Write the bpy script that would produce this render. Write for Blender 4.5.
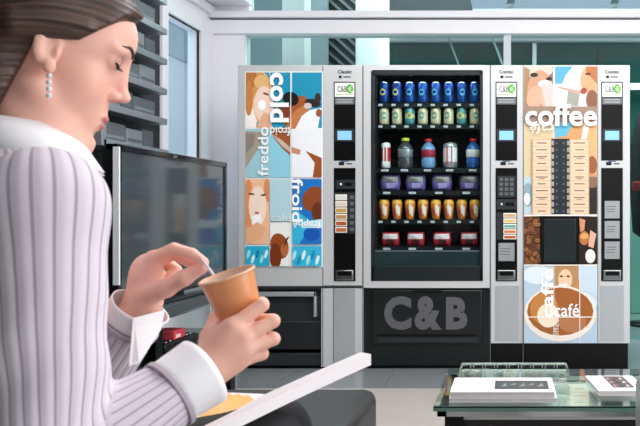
import bpy, bmesh, math, random
import numpy as np
from mathutils import Vector, Matrix
random.seed(4)
for o in list(bpy.data.objects): bpy.data.objects.remove(o)
SC = bpy.context.scene
COL = SC.collection
# ------------------------------------------------------------------ camera, sky, lights, exposure
CAMH, FPX, VX, VY = 0.94, 750.0, 512.0, 213.0
cd = bpy.data.cameras.new('camera'); cam = bpy.data.objects.new('camera', cd); COL.objects.link(cam)
cam.location = (0, 0, CAMH); cam.rotation_euler = (math.pi/2, 0, 0)
cd.sensor_width = 36; cd.lens = FPX/640*36; cd.shift_x = -(VX-320)/640
cd.clip_start = .05
cd.dof.use_dof = True; cd.dof.focus_distance = 4.4; cd.dof.aperture_fstop = 16
SC.camera = cam
w = bpy.data.worlds.new('sky'); SC.world = w; w.use_nodes = True
w.node_tree.nodes['Background'].inputs[0].default_value = (.80, .88, 1, 1)
w.node_tree.nodes['Background'].inputs[1].default_value = 1.3
def area(name, loc, rot, sx, sy, power, col=(1, 1, 1)):
    l = bpy.data.lights.new(name, 'AREA'); l.shape = 'RECTANGLE'; l.size = sx; l.size_y = sy
    l.energy = power; l.color = col
    o = bpy.data.objects.new(name, l); COL.objects.link(o); o.location = loc; o.rotation_euler = rot; return o
area('ceiling_fill', (.5, 2.9, 2.95), (math.radians(14), 0, 0), 4.2, 1.8, 158, (1, .99, .98))  # added lamp below the closed ceiling, brightens the machines
area('front_fill', (.6, .4, 2.9), (0, 0, 0), 1.6, 1.4, 9, (1, .98, .96))  # weak added fill over the foreground, no fitting modelled
area('right_fill', (3.3, 1.2, 1.6), (math.radians(84), 0, math.radians(82)), 2.0, 2.2, 48, (1, .98, .97))  # added fill from the right, no window stands behind it
area('rear_fill', (1.2, -.9, 1.7), (math.radians(84), 0, math.radians(10)), 3.0, 1.6, 13, (1, .98, .97))  # added fill in front of the windowless rear wall
area('hall_fill', (.5, 7.3, 3.3), (0, 0, 0), 5.0, 2.5, 130, (.94, .98, 1))  # added lamp to brighten the hall beyond the partition
SC.view_settings.view_transform = 'Standard'; SC.view_settings.look = 'None'
SC.view_settings.gamma = 1; SC.view_settings.use_curve_mapping = False
SC.view_settings.exposure = 0.25

# ------------------------------------------------------------------ materials
def lin(c):
    return c/12.92 if c <= .04045 else ((c+.055)/1.055)**2.4
def rgb(h):
    if isinstance(h, str): h = tuple(int(h[i:i+2], 16) for i in (0, 2, 4))
    return tuple(lin(v/255) for v in h)+(1,)
MATS = {}
def mat(name, col=None, rough=.5, metal=0, spec=.5, noise=None, bump=None, emit=None, coat=0, sss=0):
    if name in MATS: return MATS[name]
    m = bpy.data.materials.new(name); m.use_nodes = True; nt = m.node_tree
    b = nt.nodes['Principled BSDF']; I = b.inputs
    I['Base Color'].default_value = rgb(col); I['Roughness'].default_value = rough
    I['Metallic'].default_value = metal; I['Specular IOR Level'].default_value = spec
    I['Coat Weight'].default_value = coat
    if sss:
        I['Subsurface Weight'].default_value = sss; I['Subsurface Radius'].default_value = (.012, .005, .003)
        I['Subsurface Scale'].default_value = 1.0
    if emit: I['Emission Color'].default_value = rgb(col); I['Emission Strength'].default_value = emit
    if noise or bump:
        tc = nt.nodes.new('ShaderNodeTexCoord'); n = nt.nodes.new('ShaderNodeTexNoise')
        n.inputs['Scale'].default_value = (noise or bump)[0]; n.inputs['Detail'].default_value = 4
        nt.links.new(tc.outputs['Object'], n.inputs['Vector'])
        if noise:
            r = nt.nodes.new('ShaderNodeMapRange'); r.inputs['To Min'].default_value = 1-noise[1]; r.inputs['To Max'].default_value = 1+noise[1]
            nt.links.new(n.outputs['Fac'], r.inputs['Value'])
            mx = nt.nodes.new('ShaderNodeVectorMath'); mx.operation = 'SCALE'
            mx.inputs[0].default_value = rgb(col)[:3]; nt.links.new(r.outputs[0], mx.inputs['Scale'])
            nt.links.new(mx.outputs[0], I['Base Color'])
        if bump:
            bp = nt.nodes.new('ShaderNodeBump'); bp.inputs['Strength'].default_value = bump[1]; bp.inputs['Distance'].default_value = .002
            nt.links.new(n.outputs['Fac'], bp.inputs['Height']); nt.links.new(bp.outputs[0], I['Normal'])
    MATS[name] = m; return m
def ink(h):                       # printed colour
    return mat('print_'+h, h, .35, spec=.4)
def glass(name, col, tint=(1, 1, 1), rough=.0, ior=1.45):
    if name in MATS: return MATS[name]
    m = bpy.data.materials.new(name); m.use_nodes = True; nt = m.node_tree; nt.nodes.clear()
    out = nt.nodes.new('ShaderNodeOutputMaterial'); mix = nt.nodes.new('ShaderNodeMixShader')
    t = nt.nodes.new('ShaderNodeBsdfTransparent'); t.inputs[0].default_value = rgb(col)
    g = nt.nodes.new('ShaderNodeBsdfGlossy'); g.inputs['Roughness'].default_value = rough; g.inputs[0].default_value = (*tint, 1)
    f = nt.nodes.new('ShaderNodeFresnel'); f.inputs['IOR'].default_value = ior
    ge = nt.nodes.new('ShaderNodeNewGeometry'); inv = nt.nodes.new('ShaderNodeMath'); inv.operation = 'SUBTRACT'; inv.inputs[0].default_value = 1
    mu = nt.nodes.new('ShaderNodeMath'); mu.operation = 'MULTIPLY'; nt.links.new(ge.outputs['Backfacing'], inv.inputs[1])
    nt.links.new(f.outputs[0], mu.inputs[0]); nt.links.new(inv.outputs[0], mu.inputs[1])      # reflect on the outer face only
    nt.links.new(mu.outputs[0], mix.inputs[0]); nt.links.new(t.outputs[0], mix.inputs[1]); nt.links.new(g.outputs[0], mix.inputs[2])
    nt.links.new(mix.outputs[0], out.inputs[0]); MATS[name] = m; return m

SILVER = mat('silver_paint', 'd0d2d3', .38, .25, noise=(3, .015))
SILVER2 = mat('brushed_silver', 'bcc2c6', .34, .45, noise=(4, .02))
WHITE = mat('white_paint', 'f3f0f3', .5, noise=(2, .01))
BLACK = mat('black_plastic', '040506', .3, spec=.3, noise=(6, .05))
BLACKM = mat('black_matt', '0a0c0e', .6, noise=(6, .05))
DGREY = mat('dark_grey_plastic', '24282b', .45, noise=(6, .05))
MGREY = mat('mid_grey_plastic', '5c6266', .45, noise=(6, .05))
CHROME = mat('chrome', 'c8ccd0', .18, 1.0)
GREENBLACK = mat('dark_green_black_plastic', '0b1415', .35, noise=(6, .05))
PANE = glass('clear_glass', 'f4faf8')
GREENPANE = glass('green_tinted_glass', 'bfe0d8')

# ------------------------------------------------------------------ mesh builder
ORG = {}
def P(px, py, Y):
    return Vector(((px-VX)/FPX*Y, Y, CAMH-(py-VY)/FPX*Y))
class MB:
    def __init__(s): s.bm = bmesh.new(); s.m = []; s.sm = set()
    def mi(s, m):
        if m not in s.m: s.m.append(m)
        return s.m.index(m)
    def add(s, verts, faces, m, smooth=False):
        vs = [s.bm.verts.new(v) for v in verts]; i = s.mi(m); out = []
        for f in faces:
            try: fa = s.bm.faces.new([vs[k] for k in f])
            except ValueError: continue
            fa.material_index = i; fa.smooth = smooth; out.append(fa)
        return vs, out
    def box(s, x0, x1, y0, y1, z0, z1, m, bevel=0, seg=2, M=None):
        v = [Vector((x, y, z)) for x in (x0, x1) for y in (y0, y1) for z in (z0, z1)]
        if M is not None: v = [M @ q for q in v]
        f = [(0, 1, 3, 2), (4, 6, 7, 5), (0, 4, 5, 1), (2, 3, 7, 6), (0, 2, 6, 4), (1, 5, 7, 3)]
        vs, fs = s.add(v, f, m)
        if bevel:
            es = set(e for fa in fs for e in fa.edges)
            r = bmesh.ops.bevel(s.bm, geom=list(es)+vs, offset=bevel, segments=seg, affect='EDGES', profile=.5)
            for fa in r['faces']: fa.smooth = True
        return s
    def poly(s, pts, m): s.add(pts, [tuple(range(len(pts)))], m); return s
    def prism(s, pts, d, m, smooth=False):          # pts 3D polygon extruded by vector d
        n = len(pts); v = list(pts)+[Vector(p)+Vector(d) for p in pts]
        f = [tuple(range(n)), tuple(range(2*n-1, n-1, -1))]
        s.add(v, f, m)
        s.add(v, [(i, i+n, (i+1) % n+n, (i+1) % n) for i in range(n)], m, smooth); return s
    def lathe(s, prof, c, m, axis=(0, 0, 1), n=24, smooth=True):  # prof: (r,h)
        ax = Vector(axis).normalized(); t = ax.orthogonal().normalized(); b = ax.cross(t); c = Vector(c)
        v = []; f = []
        for r, h in prof:
            for i in range(n):
                a = 2*math.pi*i/n; v.append(c+ax*h+(t*math.cos(a)+b*math.sin(a))*max(r, 1e-5))
        for k in range(len(prof)-1):
            for i in range(n):
                f.append((k*n+i, k*n+(i+1) % n, (k+1)*n+(i+1) % n, (k+1)*n+i))
        s.add(v, f, m, smooth); return s
    def cyl(s, a, b, r, m, r2=None, n=20):
        a = Vector(a); b = Vector(b); L = (b-a).length; r2 = r if r2 is None else r2
        return s.lathe([(0, 0), (r, 0), (r, 0), (r2, L), (r2, L), (0, L)], a, m, b-a, n)
    def tube(s, pts, r, m, n=8):
        pts = [Vector(p) for p in pts]; rs = r if isinstance(r, (list, tuple)) else [r]*len(pts)
        up = None; v = []; f = []
        for i, p in enumerate(pts):
            t = (pts[min(i+1, len(pts)-1)]-pts[max(i-1, 0)]).normalized()
            up = t.orthogonal() if up is None else (up-t*up.dot(t)); up.normalize(); b = t.cross(up)
            for k in range(n):
                a = 2*math.pi*k/n; v.append(p+(up*math.cos(a)+b*math.sin(a))*rs[i])
        for i in range(len(pts)-1):
            for k in range(n): f.append((i*n+k, i*n+(k+1) % n, (i+1)*n+(k+1) % n, (i+1)*n+k))
        f.append(tuple(range(n-1, -1, -1))); f.append(tuple((len(pts)-1)*n+k for k in range(n)))
        s.add(v, f, m, True); return s
    def text(s, t, box, mp, m, rot=0, bold=.02, mirror=False):
        c = bpy.data.curves.new('t', 'FONT'); c.body = t; c.offset = bold; c.resolution_u = 3
        o = bpy.data.objects.new('t', c); COL.objects.link(o)
        dg = bpy.context.evaluated_depsgraph_get(); me = o.evaluated_get(dg).to_mesh()
        V = [(v.co.x, v.co.y) for v in me.vertices]; F = [tuple(p.vertices) for p in me.polygons]
        o.evaluated_get(dg).to_mesh_clear(); bpy.data.objects.remove(o)
        if not V: return s
        if mirror: V = [(-x, y) for x, y in V]
        a = math.radians(rot); ca, sa = round(math.cos(a)), round(math.sin(a))
        V = [(x*ca-y*sa, x*sa+y*ca) for x, y in V]
        X = [p[0] for p in V]; Y = [p[1] for p in V]
        x0, y0, x1, y1 = box
        pts = [mp(x0+(x-min(X))/(max(X)-min(X))*(x1-x0), y1-(y-min(Y))/(max(Y)-min(Y))*(y1-y0)) for x, y in V]
        s.add(pts, F, m); return s
    def build(s, name, parent=None, origin=None, autosmooth=False, recalc=True):
        if recalc: bmesh.ops.recalc_face_normals(s.bm, faces=s.bm.faces)
        me = bpy.data.meshes.new(name)
        if parent is not None: org = ORG[parent.name]
        elif origin is not None: org = Vector(origin)
        else:
            co = [v.co for v in s.bm.verts]
            org = Vector(((min(c.x for c in co)+max(c.x for c in co))/2, (min(c.y for c in co)+max(c.y for c in co))/2, min(c.z for c in co)))
        bmesh.ops.translate(s.bm, verts=s.bm.verts, vec=-org)
        s.bm.to_mesh(me); s.bm.free()
        for m in s.m: me.materials.append(m)
        o = bpy.data.objects.new(name, me); COL.objects.link(o)
        if parent is None: o.location = org
        else: o.parent = parent
        ORG[o.name] = org
        return o
def tag(o, label=None, cat=None, group=None, kind=None):
    if label: o['label'] = label
    if cat: o['category'] = cat
    if group: o['group'] = group
    if kind: o['kind'] = kind
    return o
def thing(name, loc, label, cat, group=None):
    o = bpy.data.objects.new(name, None); COL.objects.link(o); o.location = loc; o.empty_display_size = .05
    ORG[o.name] = Vector(loc); return tag(o, label, cat, group)
def struct(o): return tag(o, kind='structure')
def one(name, parent, m, *boxes, bevel=0):
    b = MB()
    for x in boxes: b.box(*x, m, bevel)
    return b.build(name, parent)

# ------------------------------------------------------------------ vending wall plane: units of 6 mm
YF = 4.5
U = YF/FPX
def vx(px): return (px-VX)*U
def vz(py): return CAMH-(py-VY)*U
def mp_at(y): return lambda u, v: Vector((vx(u), y, vz(v)))
def vb(b, x0, y0, x1, y1, ya, yb, m, bevel=0):
    b.box(vx(x0), vx(x1), ya, yb, vz(y1), vz(y0), m, bevel); return b
def clip(poly, r):
    x0, y0, x1, y1 = r
    def cut(p, ins, inter):
        o = []
        for i in range(len(p)):
            a, b = p[i-1], p[i]
            if ins(b):
                if not ins(a): o.append(inter(a, b))
                o.append(b)
            elif ins(a): o.append(inter(a, b))
        return o
    def ix(v): return lambda a, b: (v, a[1]+(b[1]-a[1])*(v-a[0])/(b[0]-a[0]))
    def iy(v): return lambda a, b: (a[0]+(b[0]-a[0])*(v-a[1])/(b[1]-a[1]), v)
    p = cut(poly, lambda q: q[0] >= x0, ix(x0))
    if p: p = cut(p, lambda q: q[0] <= x1, ix(x1))
    if p: p = cut(p, lambda q: q[1] >= y0, iy(y0))
    if p: p = cut(p, lambda q: q[1] <= y1, iy(y1))
    return p
def ell(cx, cy, rx, ry, a=0, n=20):
    a = math.radians(a)
    return [(cx+rx*math.cos(t)*math.cos(a)-ry*math.sin(t)*math.sin(a), cy+rx*math.cos(t)*math.sin(a)+ry*math.sin(t)*math.cos(a))
            for t in [2*math.pi*i/n for i in range(n)]]
class Art:
    """printed picture: stacked flat ink shapes on one sheet"""
    def __init__(s, y): s.b = MB(); s.y = y; s.k = 0
    def sh(s, pts, col, r=None):
        if r: pts = clip(pts, r)
        if len(pts) < 3: return
        s.k += 1; y = s.y-.00018*s.k; f = mp_at(y)
        s.b.poly([f(*p) for p in pts], ink(col))
    def rc(s, x0, y0, x1, y1, col): s.sh([(x0, y0), (x1, y0), (x1, y1), (x0, y1)], col)
    def tx(s, t, box, col='ffffff', rot=0, bold=.02, mirror=False):
        s.k += 1; s.b.text(t, box, mp_at(s.y-.00018*s.k-.0006), ink(col), rot, bold, mirror)
#%%STRUCT
# ------------------------------------------------------------------ floor, walls, partition
def floor_mat():
    m = mat('pale_stone_floor', 'b3aca6', .45, noise=(9, .10)); return m
fl = MB()
fl.box(-2.25, 3.5, -1.0, 4.02, -.05, 0, floor_mat())
fl.box(-2.25, 3.5, 4.02, 5.55, -.05, 0, mat('grey_polished_tile', '858a8e', .16, noise=(5, .06)))
fl.box(-2.6, 5.5, 5.55, 9.3, -.05, 0, mat('hall_floor', '7c8a88', .3, noise=(3, .05)))
struct(fl.build('floor'))
# joints in the tiled strip
j = MB()
for x in (-1.9, -1.3, -.70, -.1, .5, 1.1): j.box(x, x+.004, 4.03, 5.3, 0, .0006, MGREY)
struct(j.build('trim_floor_joint'))
XW = -2.17
YP = 5.4
# left wall: low black panelled part, window opening beyond it
lw = MB()
lw.box(XW-.1, XW, -1.0, 4.62, 0, 1.50, BLACKM)
lw.box(XW-.1, XW, -1.0, 4.62, 1.50, 3.0, mat('dark_purple_grey_wall', '2c2a34', .7, noise=(3, .05)))
lw.box(XW-.1, XW, 4.62, YP, 2.32, 3.0, WHITE)
lw.box(XW-.1, XW, 4.62, YP, 0, .9, WHITE)
struct(lw.build('wall_left'))
wf = MB()
for a in ((4.62, 4.70, .9, 2.32), (5.20, 5.4, .9, 2.32)): wf.box(XW-.08, XW+.02, *a, WHITE, .004)
wf.box(XW-.08, XW+.02, 4.70, 5.20, 2.20, 2.32, WHITE, .004); wf.box(XW-.08, XW+.02, 4.70, 5.20, .9, 1.0, WHITE, .004)
wf.box(XW-.02, XW+.035, 4.62, 5.4, 2.36, 2.42, WHITE, .004)
wf.box(XW-.004, XW+.001, 5.17, 5.2, 1.0, 2.2, BLACKM); wf.box(XW-.004, XW+.001, 4.7, 5.2, 2.19, 2.2, BLACKM)
win = struct(wf.build('window_1'))
g = MB(); g.box(XW-.05, XW-.045, 4.70, 5.2, 1.0, 2.2, glass('window_glass', 'eef6fa')); tag(g.build('pane', win))
# pale facade outside that window
ex = thing('outside_building', (-4.2, 7.5, 0), 'pale building seen through the window left of the vending machines', 'building')
one('wall', ex, mat('pale_render', 'cfdadf', .8, noise=(1, .05)), (-5.0, -3.6, 5.6, 10.5, 0, 5))
one('window_band', ex, mat('facade_glass', '9fb4bc', .3, noise=(2, .1)), (-3.6, -3.58, 5.6, 10.5, 1.15, 1.5), (-3.6, -3.58, 5.6, 10.5, 2.6, 3.0))
# partition: corner pillar, beam, posts, panes
pc = MB(); pc.box(XW, XW+.245, YP, YP+.12, 0, 2.30, mat('pillar_white', 'f1edf1', .5, noise=(1.2, .02)), .003)
struct(pc.build('wall_corner_pillar'))
bm_ = MB(); bm_.box(XW, 3.4, YP-.03, YP+.12, 2.225, 2.325, WHITE, .006); bm_.box(XW, 3.4, YP-.05, YP+.12, 2.338, 2.385, WHITE, .004)
bm_.box(XW, 3.4, YP-.01, YP+.12, 2.325, 2.338, MGREY)  # mid-grey strip paints in the shadow line beneath the upper ledge
struct(bm_.build('trim_beam'))
tp = MB(); tp.box(XW, XW+.28, YP, YP+.1, 2.385, 3.0, WHITE, .003)
struct(tp.build('wall_back_header'))
pm = MB()
for x0, x1 in ((vx(503.5)*1.2, vx(511)*1.2), (3.3, 3.4)): pm.box(x0, x1, YP, YP+.06, 0, 2.225, mat('frame_grey', 'c4ccd0', .4, noise=(2, .02)), .003)
struct(pm.build('trim_partition_posts'))
gp = MB(); gp.box(XW+.245, 3.3, YP+.05, YP+.056, .02, 2.225, glass('partition_glass', 'e2f0ec', ior=1.12)); gp.box(XW+.28, 3.4, YP+.05, YP+.056, 2.385, 3.0, glass('partition_glass', 'e2f0ec', ior=1.12))
struct(gp.build('window_partition'))
ce = MB(); ce.box(XW-.1, 3.5, -1.0, YP+.12, 3.0, 3.08, WHITE)
struct(ce.build('ceiling'))
sf = MB(); sf.box(XW, XW+.30, 4.3, YP, 2.43, 2.50, WHITE, .004); struct(sf.build('trim_soffit'))
rw = MB(); rw.box(3.4, 3.5, 2.6, YP+.12, 0, 3.0, mat('right_wall_grey', '9aa4a6', .7, noise=(2, .03)))
struct(rw.build('wall_right'))
rr = MB(); rr.box(XW-.1, 3.5, -1.1, -1.0, 0, 3.0, mat('rear_wall_grey', '8b9294', .7, noise=(2, .03)))
struct(rr.build('wall_rear'))
# hall beyond the glass
TEAL = mat('teal_glass_wall', '12524a', .5, spec=.2, noise=(.9, .6))
hb = MB(); hb.box(-1.62, 5.5, 9.2, 9.3, 0, 3.05, TEAL); hb.box(-3.5, -1.62, 9.2, 9.3, 0, 4.2, mat('grey_blue_wall', '93a4a8', .5, noise=(1, .08)))
hb.box(-1.62, 5.5, 9.2, 9.3, 3.05, 4.2, mat('hall_upper_wall', 'b9bcc8', .6, noise=(1, .03)))
struct(hb.build('wall_back'))
hc = MB(); hc.box(-1.62, 5.5, 8.3, 9.2, 3.13, 3.2, mat('hall_ceiling', 'c9cad6', .7, noise=(1, .02)))
hc.box(-1.62, 5.5, 9.1, 9.2, 3.03, 3.07, WHITE)
struct(hc.build('ceiling_hall'))
ml = MB()
for px in (534.5,): ml.box((px-2-VX)/FPX*9.1, (px+2-VX)/FPX*9.1, 9.1, 9.18, 0, 3.0, WHITE)
for px in (468, 600, 655): ml.box((px-1-VX)/FPX*9.1, (px+1-VX)/FPX*9.1, 9.15, 9.2, 0, 2.95, DGREY)
struct(ml.build('trim_hall_mullions'))
c = MB(); c.cyl(((372.5-VX)/FPX*6.5, 6.5, 0), ((372.5-VX)/FPX*6.5, 6.5, 3.4), 16.5/FPX*6.5, WHITE, n=40)
tag(c.build('round_column'), 'thick round white column rising behind the left end of the snack machine', 'column')
c = MB(); c.box((282-VX)/FPX*6.2, (304.5-VX)/FPX*6.2, 6.2, 6.4, 0, 3.3, WHITE, .004)
tag(c.build('square_post'), 'square white post behind the top of the cold drinks machine', 'post')
c = MB(); c.box((304-VX)/FPX*7, (326-VX)/FPX*7, 7, 7.1, 0, 3.4, mat('slate_panel', '86939b', .5, noise=(1, .05)))
tag(c.build('wall_panel'), 'slate grey panel between the square post and the dark louvres', 'panel')
lv = thing('louvre_screen', ((340-VX)/FPX*7.2, 7.2, 0), 'dark diagonal louvre screen between the grey panel and round column', 'screen')
x0, x1 = (325-VX)/FPX*7.2, (357-VX)/FPX*7.2
one('backing', lv, mat('louvre_dark', '33363a', .6, noise=(4, .1)), (x0, x1, 7.2, 7.25, 0, 3.4))
b = MB()
for k in range(16):
    z = 2.0+k*.10
    b.prism([Vector((x0, 7.19, z)), Vector((x1, 7.19, z-.28)), Vector((x1, 7.19, z-.245)), Vector((x0, 7.19, z+.035))], (0, -.03, 0), mat('louvre_grey', '6d6f70', .4, .3, noise=(4, .1)))
tag(b.build('slats', lv))
# stair stringers and ducts high in the hall
for i, (px, lab) in enumerate(((448, 'left of the two pale diagonal struts behind the green glass above the snack machine'), (492, 'right of the two pale diagonal struts behind the green glass above the snack machine'))):
    b = MB(); Y = 8.8
    b.prism([P(px-5, 26, Y), P(px-3, 26, Y), P(px+13, 68, Y), P(px+11, 68, Y)], (0, .05, 0), mat('strut_pale', '9fbab4', .5, noise=(4, .05)))
    tag(b.build('diagonal_strut'), lab, 'strut', 'diagonal struts behind the glass')
for px, lab in ((510, 'curved dark grey duct above the beam, left of the two'), (614, 'curved dark grey duct above the beam near the right edge')):
    b = MB(); Y = 8.5
    b.tube([P(px-14, -22, Y), P(px-2, -14, Y), P(px+2, -4, Y), P(px, 6, Y), P(px-5, 16, Y)], .045, MGREY, 10)
    tag(b.build('air_duct'), lab, 'duct', 'ducts under the hall ceiling')
b = MB(); b.prism([P(388, -12, 7.8), P(468, -12, 7.8), P(475, 20, 7.8), P(388, 20, 7.8)], (0, .3, 0), mat('bulkhead_grey', '3a3c42', .6, noise=(2, .06)))
tag(b.build('hall_bulkhead'), 'dark grey bulkhead seen above the beam right of the round column', 'bulkhead')
# tube lamp right of the coffee machine
lt = thing('tube_lamp', (1.35, 8.9, 2.35), 'short white tube lamp glowing behind glass right of the coffee machine', 'lamp')
one('tube', lt, mat('lamp_tube', 'f4fff8', emit=2.5), ((629-VX)/FPX*8.9, (665-VX)/FPX*8.9, 8.88, 8.93, P(0, 89, 8.9).z, P(0, 84, 8.9).z))
one('housing', lt, MGREY, ((629-VX)/FPX*8.9, (665-VX)/FPX*8.9, 8.93, 9.0, P(0, 90, 8.9).z, P(0, 82, 8.9).z))
b = MB(); b.lathe([(0, -.045), (.03, -.035), (.045, 0), (.03, .035), (0, .045)], P(236, 81, 6.4), mat('lamp_globe', 'f4fff8', emit=1.5))
b.cyl(P(236, 80, 6.4), Vector((P(236, 80, 6.4).x, 6.4, 3.4)), .006, DGREY)
tag(b.build('globe_lamp'), 'small round white lamp behind the glass left of the cold drinks machine', 'lamp')
#%%SHELVES
# ------------------------------------------------------------------ slatted metal shelf unit on the left wall
SL = mat('steel_slat', '9a9fa6', .35, .6, noise=(8, .08))
rx = XW+.03
# rack drawn in the wall plane: u = Y, v = Z
rack = thing('magazine_rack', (rx, 3.9, 1.25), 'dark grey steel slatted rack on the wall between her face and the window', 'rack')
y0, y1 = 2.9, 4.31
one('backing', rack, mat('rack_dark', '15181b', .6, noise=(6, .08)), (rx, rx+.02, y0, y1, 1.27, 2.9))
b = MB()
for k in range(8):
    z = 1.445+k*.172
    b.box(rx+.02, rx+.16, y0, y1, z, z+.035, SL, .003)
tag(b.build('slats', rack))
b = MB(); b.box(rx+.02, rx+.165, 4.10, 4.145, 1.345, 1.62, SL, .003) if False else None
b = MB(); b.box(rx+.02, rx+.17, 3.62, y1, 1.265, 1.30, SL, .003); tag(b.build('bottom_rail', rack))
b = MB(); b.box(rx+.02, rx+.17, 3.60, 3.645, 1.265, 1.53, SL, .003); tag(b.build('upright', rack))
G = [mat('file_grey_a', '585e64', .5, noise=(8, .1)), mat('file_grey_b', '7b8187', .5, noise=(8, .1)), mat('file_grey_c', '50565b', .5, noise=(8, .1))]
places = ('lowest', 'second', 'third', 'fourth', 'fifth', 'sixth')
n = 0
for k in range(6):
    z = (1.30 if k == 0 else 1.308+k*.172); y = 3.68 if k < 1 else 3.70
    wd = [.24, .17, .11]
    for q in range(3):
        b = MB(); h = .098-.012*((q+k) % 2)
        b.box(rx+.03, rx+.12, y, y+wd[(q+k) % 3], z+.001, z+h, G[(q+k) % 3], .003)
        b.box(rx+.12, rx+.1215, y+.012, y+wd[(q+k) % 3]-.012, z+.02, z+.035, G[(q+k+1) % 3])
        y += wd[(q+k) % 3]+.012
        tag(b.build('file_box'), '%s grey file box from the left on the %s slat of the steel rack' % (('first', 'second', 'third')[q], places[k]), 'box', 'file boxes in the steel rack')
#%%TV
# ------------------------------------------------------------------ television on its cabinet
XT = -1.5
tv = thing('television', (XT-.03, 3.4, .56), 'large switched-off flat television with glossy black frame facing right', 'television')
TY0, TY1, TZ0, TZ1 = 2.86, 3.95, .585, 1.205
b = MB(); f = .026
for a in ((TY0, TY1, TZ1-f, TZ1), (TY0, TY1, TZ0, TZ0+.045), (TY0, TY0+f, TZ0, TZ1), (TY1-f, TY1, TZ0, TZ1)):
    b.box(XT-.05, XT, *a, mat('tv_bezel', '101417', .12, noise=(5, .05)), .004)
b.box(XT-.07, XT-.02, TY0+.01, TY1-.01, TZ0+.01, TZ1-.01, BLACKM)
tag(b.build('casing', tv))
one('screen', tv, mat('tv_screen', '3f474b', .09, spec=.65, noise=(2, .04)), (XT-.02, XT-.008, TY0+f, TY1-f, TZ0+.04, TZ1-f))
one('edge_highlight', tv, mat('highlight_silver', 'e2e5e8', .35, noise=(5, .02)), (XT-.02, XT+.003, TY0-.004, TY0+.006, TZ0+.08, TZ1-.012))  # bright strip paints in the highlight along the left bezel edge
b = MB(); b.box(XT-.06, XT-.03, 3.3, 3.5, .57, .62, BLACK); b.box(XT-.17, XT+.04, 3.12, 3.68, .557, .572, mat('tv_stand', '30363a', .15, noise=(5, .05)), .004); tag(b.build('stand', tv))
b = MB(); b.box(XT, XT+.0015, 3.32, 3.36, TZ1-.019, TZ1-.008, CHROME); tag(b.build('badge', tv))
XC = -1.42
cb = thing('media_cabinet', (XC-.2, 3.3, 0), 'low black media cabinet with grey top and open shelves under the television', 'cabinet')
CY0, CY1 = 2.2, 3.86
b = MB(); b.box(XC-.5, XC, CY0, CY1, .505, .556, mat('cabinet_grey_top', '4c5256', .3, .3, noise=(5, .04)), .003); tag(b.build('top', cb))
one('edge_strip', cb, CHROME, (XC, XC+.004, CY0, CY1, .505, .514))
for z in (.33, .16): tag(one('shelf', cb, mat('shelf_black', '15181a', .15, noise=(5, .05)), (XC-.5, XC, CY0, CY1, z, z+.018)))
for z in (.349, .179): tag(one('shelf_edge', cb, CHROME, (XC, XC+.003, CY0, CY1, z-.004, z)))
for y in (CY0, 3.0, CY1-.06): one('leg', cb, BLACK, (XC-.06, XC-.005, y, y+.06, 0, .505)); one('leg', cb, BLACK, (XC-.5, XC-.45, y, y+.06, 0, .505))
one('back_panel', cb, BLACKM, (XC-.52, XC-.5, CY0, CY1, 0, .505))
for y in (2.45, 2.62, 2.8): one('upright_bar', cb, CHROME, (XC-.03, XC-.022, y, y+.008, .02, .505))
# device and red box on the upper shelf
d = thing('media_player', (XC-.16, 3.3, .348), 'flat rounded black device on the cabinet shelf under the red box', 'device')
b = MB(); b.box(XC-.3, XC-.02, 3.12, 3.46, .349, .393, BLACK, .014, 3); tag(b.build('case', d))
for k in range(7):
    b = MB(); b.lathe([(0, 0), (.007, 0), (.006, .004), (0, .004)], (XC-.04, 3.16+k*.04, .393), CHROME, n=10); b.build('button', d)
b = MB(); b.box(XC-.12, XC-.03, 3.22, 3.33, .3935, .432, mat('red_card', 'c4404a', .5, noise=(8, .08)), .004)
b.box(XC-.0301, XC-.0292, 3.235, 3.28, .40, .415, mat('pale_card', 'e7c7c9', .6))
tag(b.build('small_box'), 'small red box lying on top of the rounded black device', 'box')
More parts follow.
